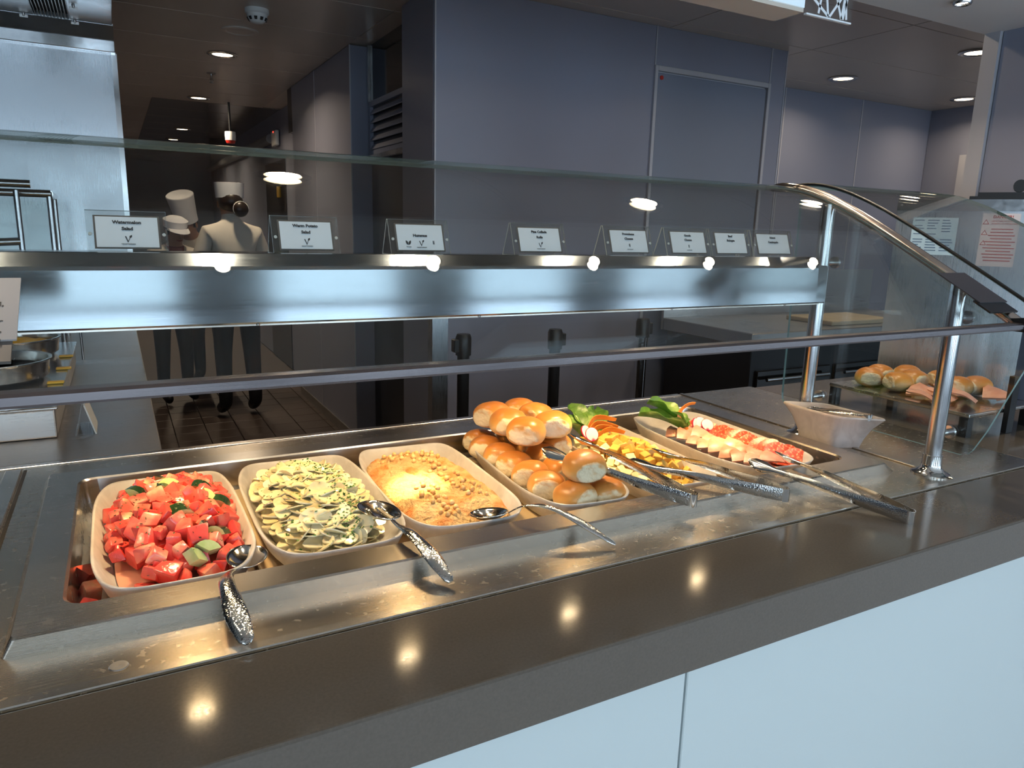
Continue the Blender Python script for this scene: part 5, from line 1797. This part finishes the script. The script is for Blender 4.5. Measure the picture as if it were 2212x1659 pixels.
# ------------------------------------------------------------------ kitchen equipment at the right
ov = thing('oven_range', 'black fronted kitchen range with steel top behind the buffet', 'oven', (3.1, 2.7, 0))
box('body', 2.62, 4.3, 2.44, 3.05, 0.0, 0.90, 'black_plastic', ov, 0.004, 1)
box('steel_top', 2.60, 4.32, 2.42, 3.06, 0.9005, 0.965, 'steel_dull', ov, 0.004, 1)
box('back_splash', 2.60, 4.32, 3.062, 3.08, 0.9005, 1.22, 'steel_dull', ov)
for a in (2.66, 3.22, 3.78):
    dd = box('oven_door', a, a + 0.52, 2.425, 2.4395, 0.12, 0.78, 'black_glass', ov, 0.004, 1)
    tube('handle', [(a + 0.04, 2.40, 0.74), (a + 0.48, 2.40, 0.74)], 0.009, 'steel_plain', dd, 10)
brd = tag(box('copper_reflection_board', 3.25, 3.75, 2.50, 2.80, 0.9655, 0.990, 'board', None, 0.005, 2), 'added wooden board standing in for a copper reflection on the steel range top', 'board')  # added board, its brown colour stands in for a copper reflection

mc = thing('steel_machine', 'tall stainless machine cabinet with warning stickers at the right', 'machine', (2.45, 1.42, 0.90))
A = Vector((2.33, 1.59, 0.9005))
dU = Vector((0.47, -0.885, 0)).normalized()
nU = Vector((-0.885, -0.47, 0)).normalized()
def mq(u0, u1, z0, z1, off):
    return [A + dU * u0 + nU * off + Vector((0, 0, z0)), A + dU * u1 + nU * off + Vector((0, 0, z0)), A + dU * u1 + nU * off + Vector((0, 0, z1)), A + dU * u0 + nU * off + Vector((0, 0, z1))]
poly_prism('cabinet', mq(0, 0.40, 0, 0.645, 0), -nU * 0.09, 'steel_panel', mc)
poly_prism('side_panel', mq(0.022, 0.398, 0.002, 0.610, 0.004), -nU * 0.0035, 'steel_panel', mc)
poly_prism('top_band', mq(-0.002, 0.402, 0.612, 0.648, 0.006), -nU * 0.098, 'steel_plain', mc)
for (u, z) in ((0.011, 0.50), (0.011, 0.630), (0.011, 0.20)):
    c = A + dU * u + Vector((0, 0, z))
    bm = bmesh.new()
    rg = [c + dU * (0.004 * math.cos(k * PI / 5)) + Vector((0, 0, 0.004 * math.sin(k * PI / 5))) for k in range(10)]
    loft(bm, [rg, [p + nU * 0.009 for p in rg]], True, True)
    add_obj('screw', bm_mesh(bm, 'screw'), 'steel_dull', mc)
st1 = poly_prism('instruction_sheet', mq(0.050, 0.180, 0.470, 0.590, 0.0045), nU * 0.0005, 'paper_blue', mc)
st2 = poly_prism('warning_sticker', mq(0.245, 0.345, 0.440, 0.605, 0.0045), nU * 0.0005, 'paper_pink', mc)
rng = random.Random(2)
def ink_row(par, u0, u1, z, h, mat):
    poly_prism('print_line', mq(u0, u1, z, z + h, 0.0052), nU * 0.0002, mat, par)
for r in range(12):
    for (a, b) in ((0.056, 0.085), (0.094, 0.128), (0.136, 0.172)):
        if r > 0 and rng.random() < 0.35:
            continue
        ink_row(st1, a, a + (b - a) * rng.uniform(0.55, 1.0), 0.580 - r * 0.0088, 0.0026, 'ink_blue')
fmx = lambda u, z: frame_matrix(A + dU * u + nU * 0.0053 + Vector((0, 0, z)), dU, (0, 0, 1))
text_part('lettering', 'DANGER!', 0.0125, fmx(0.300, 0.594), 'ink_red', st2, 0.0003)
text_part('lettering', 'USE EXTREME CAUTION WHEN', 0.0050, fmx(0.306, 0.581), 'ink_red', st2, 0.0001)
text_part('lettering', 'WORKING ON THIS MACHINE!', 0.0050, fmx(0.306, 0.573), 'ink_red', st2, 0.0001)
for r in range(11):
    w = rng.uniform(0.030, 0.044)
    ink_row(st2, 0.300 - w + (0.006 if r < 4 else 0), 0.298 + w, 0.555 - r * 0.0098, 0.0030, 'ink_red')
for z in (0.578, 0.545, 0.513):
    bm = bmesh.new()
    o_, i_ = [(-0.009, -0.007), (0.009, -0.007), (0.0, 0.009)], [(-0.006, -0.005), (0.006, -0.005), (0.0, 0.0055)]
    ov_ = [bm.verts.new(A + dU * (0.256 + p[0]) + nU * 0.0053 + Vector((0, 0, z + p[1]))) for p in o_]
    iv_ = [bm.verts.new(A + dU * (0.256 + p[0]) + nU * 0.0053 + Vector((0, 0, z + p[1]))) for p in i_]
    for k in range(3):
        bm.faces.new((ov_[k], ov_[(k + 1) % 3], iv_[(k + 1) % 3], iv_[k]))
    add_obj('warning_triangle', bm_mesh(bm, 'warning_triangle'), 'ink_red', st2)
lid = thing('black_lid', 'black lid with raised knob lying on the steel machine', 'lid', (2.50, 1.36, 1.5486))
poly_prism('lid_plate', [A + dU * u - nU * v + Vector((0, 0, 0.6484)) for u, v in ((0.20, 0.004), (0.398, 0.004), (0.398, 0.085), (0.20, 0.085))], (0, 0, 0.010), 'black_plastic', lid)
poly_prism('lid_rise', [A + dU * u - nU * v + Vector((0, 0, 0.6586)) for u, v in ((0.222, 0.012), (0.396, 0.012), (0.396, 0.078), (0.222, 0.078))], (0, 0, 0.012), 'black_plastic', lid)
c = A + dU * 0.330 - nU * 0.03 + Vector((0, 0, 0.690))
bm = bmesh.new()
rg = [c + nU * 0.018 + dU * (0.018 * math.cos(k * PI / 8)) + Vector((0, 0, 0.019 * math.sin(k * PI / 8))) for k in range(16)]
loft(bm, [rg, [p - nU * 0.03 for p in rg]], True, True)
add_obj('knob', bm_mesh(bm, 'knob', True, 40), 'black_plastic', lid)

# sandwich tray standing right of the end glass
stn = thing('sandwich_stand', 'low steel stand with tray right of the end glass', 'stand', (2.14, 1.27, 0.90))
box('tray', 1.97, 2.30, 1.06, 1.50, 0.955, 0.966, 'steel_pan', stn, 0.003, 2)
for (x, y) in ((1.985, 1.075), (2.285, 1.075), (1.985, 1.485), (2.285, 1.485)):
    box('leg', x - 0.012, x + 0.012, y - 0.012, y + 0.012, 0.9005, 0.9548, 'black_plastic', stn)
box('front_post', 2.130, 2.160, 1.044, 1.058, 0.9005, 1.06, 'black_plastic', stn)
rng = random.Random(5)
for i, (x, y) in enumerate(((2.05, 1.42), (2.13, 1.44), (2.21, 1.40), (2.06, 1.33), (2.15, 1.34), (2.23, 1.30), (2.18, 1.22), (2.24, 1.20))):
    piece('sandwich_roll', buns[i % 6], (x, y, 0.990), (0.05, 0.04, rng.uniform(0, 6.28)), 0.95, '%s golden sandwich roll from the rear left on the stand past the end glass' % ('first', 'second', 'third', 'fourth', 'fifth', 'sixth', 'seventh', 'eighth', 'ninth', 'tenth', 'eleventh', 'twelfth', 'thirteenth')[i], 'sandwich', 'sandwich rolls on the stand')
for i, (x, y) in enumerate(((2.02, 1.20), (2.06, 1.16), (2.10, 1.13), (2.05, 1.24), (2.12, 1.19), (2.20, 1.11), (2.25, 1.12))):
    piece('ham_slice', bol, (x, y, 0.972 + 0.003 * (i % 3)), (math.radians(18), 0, rng.uniform(-1, 1)), 1.3, '%s folded ham slice from the left on the sandwich stand' % ('first', 'second', 'third', 'fourth', 'fifth', 'sixth', 'seventh', 'eighth', 'ninth', 'tenth', 'eleventh', 'twelfth', 'thirteenth')[i], 'ham', 'ham slices on the sandwich stand')

# ------------------------------------------------------------------ kitchen staff
def person(label, loc, yaw, scale, lean, hat, collar=1.47, arms=((-0.20, 0.24, 1.02), (0.20, 0.24, 1.02)), bun=False, kerchief=False, skin_face=True):
    V = [(0, 0, 0.93, 0.150, 0.110), (0, 0, 1.06, 0.140, 0.105), (0, 0, 1.22, 0.165, 0.115), (0, -0.005, 1.36, 0.125, 0.090), (0, 0.005, 1.435, 0.058, 0.058), (0, 0.022, 1.500, 0.066, 0.078), (0, 0.022, 1.560, 0.076, 0.092), (0, 0.015, 1.630, 0.060, 0.070)]
    Ed = [(0, 1), (1, 2), (2, 3), (3, 4), (4, 5), (5, 6), (6, 7)]
    def av(x, y, z, a, b=None):
        V.append((x, y, z, a, b or a))
        return len(V) - 1
    for s_, (hx_, hy_, hz_) in zip((-1, 1), arms):
        sh_ = av(s_ * 0.165, -0.005, 1.355, 0.068, 0.066)
        el = av(s_ * 0.245, 0.02, 1.13, 0.052)
        wr = av(hx_, hy_, hz_, 0.034)
        d = Vector((hx_ - s_ * 0.245, hy_ - 0.02, hz_ - 1.13)).normalized()
        pm = av(hx_ + d.x * 0.06, hy_ + d.y * 0.06, hz_ + d.z * 0.06, 0.030, 0.018)
        Ed.extend([(3, sh_), (sh_, el), (el, wr), (wr, pm)])
        sd_ = d.cross(Vector((0, 0, 1))).normalized()
        for k, (o_, ln) in enumerate(((-0.028, 0.060), (-0.010, 0.070), (0.009, 0.066), (0.027, 0.052))):
            b0 = Vector((hx_, hy_, hz_)) + d * 0.09 + sd_ * o_
            f1 = av(*(b0 + d * ln * 0.45 - Vector((0, 0, 0.006))), 0.0085)
            f2 = av(*(b0 + d * ln * 0.85 - Vector((0, 0, 0.026))), 0.0075)
            Ed.extend([(pm, f1), (f1, f2)])
        tb = Vector((hx_, hy_, hz_)) + d * 0.055 - sd_ * (0.045 * s_)
        th = av(*tb, 0.0095)
        Ed.append((wr, th))
        hp = av(s_ * 0.088, 0.0, 0.84, 0.092, 0.090)
        kn = av(s_ * 0.105, 0.015, 0.48, 0.066)
        an = av(s_ * 0.110, -0.01, 0.10, 0.050)
        to = av(s_ * 0.118, 0.14, 0.040, 0.046, 0.036)
        Ed.extend([(0, hp), (hp, kn), (kn, an), (an, to)])
    me = bpy.data.meshes.new('tmp')
    me.from_pydata([v[:3] for v in V], Ed, [])
    tmp = bpy.data.objects.new('tmp_person', me)
    COL.objects.link(tmp)
    tmp.modifiers.new('skin', 'SKIN')
    sub = tmp.modifiers.new('sub', 'SUBSURF')
    sub.levels = sub.render_levels = 2
    for i, v in enumerate(V):
        sv = me.skin_vertices[0].data[i]
        sv.radius = (v[3], v[4])
        sv.use_root = (i == 0)
    dg = bpy.context.evaluated_depsgraph_get()
    bme = bpy.data.meshes.new_from_object(tmp.evaluated_get(dg))
    bpy.data.objects.remove(tmp)
    bme.name = 'person_body'
    bme.materials.clear()
    for m in ('coat_white', 'trousers_black', 'shoe', 'skin'):
        bme.materials.append(MATS[m])
    wrists = [Vector(a) for a in arms]
    for f in bme.polygons:
        c = f.center
        if c.z > collar:
            f.material_index = 3
        elif any((c - w).length < 0.16 and c.y > w.y - 0.005 for w in wrists):
            f.material_index = 3
        elif c.z < 0.085:
            f.material_index = 2
        elif c.z < 0.90:
            f.material_index = 1
        f.use_smooth = True
    def bend(p):
        k = max(0.0, min(1.0, (p.z - 0.88) / 0.30))
        k = k * k * (3 - 2 * k)
        a = -lean * k
        y, z = p.y, p.z - 0.92
        return Vector((p.x, y * math.cos(a) - z * math.sin(a), 0.92 + y * math.sin(a) + z * math.cos(a)))
    if lean:
        for v in bme.vertices:
            v.co = bend(v.co)
    t = thing('person', label, 'person', loc, yaw, 'kitchen staff')
    t.scale = (scale,) * 3
    add_obj('body', bme, None, t, local=True)
    def kid(name, bm, mat, smooth=True, sharp=45):
        for v in bm.verts:
            v.co = bend(v.co) if lean else v.co
        return add_obj(name, bm_mesh(bm, name, smooth, sharp), mat, t, local=True)
    bm = bmesh.new()          # hair cap
    bmesh.ops.create_uvsphere(bm, u_segments=20, v_segments=14, radius=1.0)
    for v in bm.verts:
        v.co = Vector((v.co.x * 0.084, 0.006 + v.co.y * 0.098 - 0.010, 1.580 + v.co.z * 0.085))
    bmesh.ops.delete(bm, geom=[v for v in bm.verts if v.co.y > 0.060 and v.co.z < 1.60], context='VERTS')
    kid('hair', bm, 'hair')
    if bun:
        bm = bmesh.new()
        bmesh.ops.create_uvsphere(bm, u_segments=18, v_segments=12, radius=0.056)
        for v in bm.verts:
            v.co = Vector((v.co.x + 0.035, v.co.y * 0.8 - 0.115, v.co.z + 1.525))
        kid('hair_bun', bm, 'hair')
        bm = bmesh.new()
        bm_tube(bm, [Vector((0.035 + 0.052 * math.cos(a * PI / 10), -0.128, 1.525 + 0.052 * math.sin(a * PI / 10))) for a in range(0, 13)], 0.0035, 6)
        kid('hair_net_band', bm, 'white_plastic')
    bm = bmesh.new()
    if hat == 'pillbox':
        bm_lathe(bm, [(0.091, 0.0), (0.094, 0.0), (0.102, 0.105), (0.096, 0.106), (0.092, 0.080), (0.0, 0.075)], (0, 0.008, 1.600), 26)
    elif hat == 'toque':
        bm_lathe(bm, [(0.088, 0.0), (0.092, 0.0), (0.094, 0.05), (0.112, 0.235), (0.106, 0.240), (0.05, 0.225), (0.0, 0.222)], (0, 0.012, 1.590), 26)
    else:
        bm_lathe(bm, [(0.090, 0.0), (0.094, 0.0), (0.100, 0.06), (0.060, 0.085), (0.0, 0.09)], (0, 0.010, 1.600), 26)
    kid('hat', bm, 'hat_white')
    if hat == 'cap':
        bm = bmesh.new()
        loft(bm, [[Vector((0.09 * math.cos(a * PI / 8), 0.055 + (0.035 + k) * math.sin(a * PI / 8) * 1.3, z)) for a in range(9)] for k, z in ((0.0, 1.604), (0.07, 1.590), (0.07, 1.586), (0.0, 1.600))], False, False)
        kid('visor', bm, 'hat_white')
    # face: nose, eyes, mouth, ears
    bm = bmesh.new()
    bm_tube(bm, [Vector((0, 0.106, 1.575)), Vector((0, 0.126, 1.545)), Vector((0, 0.112, 1.535))], [0.007, 0.013, 0.008], 8)
    kid('nose', bm, 'skin')
    for s_ in (-1, 1):
        bm = bmesh.new()
        bmesh.ops.create_uvsphere(bm, u_segments=10, v_segments=8, radius=0.010)
        bmesh.ops.translate(bm, vec=(s_ * 0.032, 0.101, 1.572), verts=bm.verts)
        kid('eye', bm, 'hair')
        bm = bmesh.new()
        bmesh.ops.create_uvsphere(bm, u_segments=10, v_segments=8, radius=0.020)
        for v in bm.verts:
            v.co = Vector((v.co.x * 0.4 + s_ * 0.079, v.co.y * 0.8 + 0.020, v.co.z * 1.35 + 1.555))
        kid('ear', bm, 'skin')
    bm = bmesh.new()
    bm_tube(bm, [Vector((-0.024, 0.100, 1.508)), Vector((0, 0.108, 1.506)), Vector((0.024, 0.100, 1.508))], [0.003, 0.006, 0.003], 8)
    kid('mouth', bm, 'kerchief')
    if kerchief:
        bm = bmesh.new()
        bm_lathe(bm, [(0.060, 0.0), (0.084, -0.02), (0.080, 0.012), (0.060, 0.022)], (0, 0.008, 1.425), 20)
        v0 = [bm.verts.new(p) for p in ((-0.055, 0.085, 1.415), (0.055, 0.085, 1.415), (0.0, 0.118, 1.290))]
        v1 = [bm.verts.new(p) for p in ((-0.055, 0.078, 1.415), (0.055, 0.078, 1.415), (0.0, 0.110, 1.290))]
        bm.faces.new(v0)
        bm.faces.new(v1[::-1])
        for k in range(3):
            bm.faces.new((v0[k], v0[(k + 1) % 3], v1[(k + 1) % 3], v1[k]))
        kid('neckerchief', bm, 'kerchief')
    return t

person('person in white cook coat and short white hat, back turned, hair in a bun', (0.735, 5.55, 0.0), math.radians(8), 0.985, 0.0, 'pillbox', 1.488, bun=True)
person('person in tall white chef hat bending over in the far corridor', (0.665, 6.75, 0.0), math.radians(150), 0.93, 0.45, 'toque', 1.44, kerchief=False)
person('person in white peaked cap and dark red neckerchief beside the tall hat', (0.345, 6.20, 0.0), math.radians(200), 0.87, 0.28, 'cap', 1.44, kerchief=True)
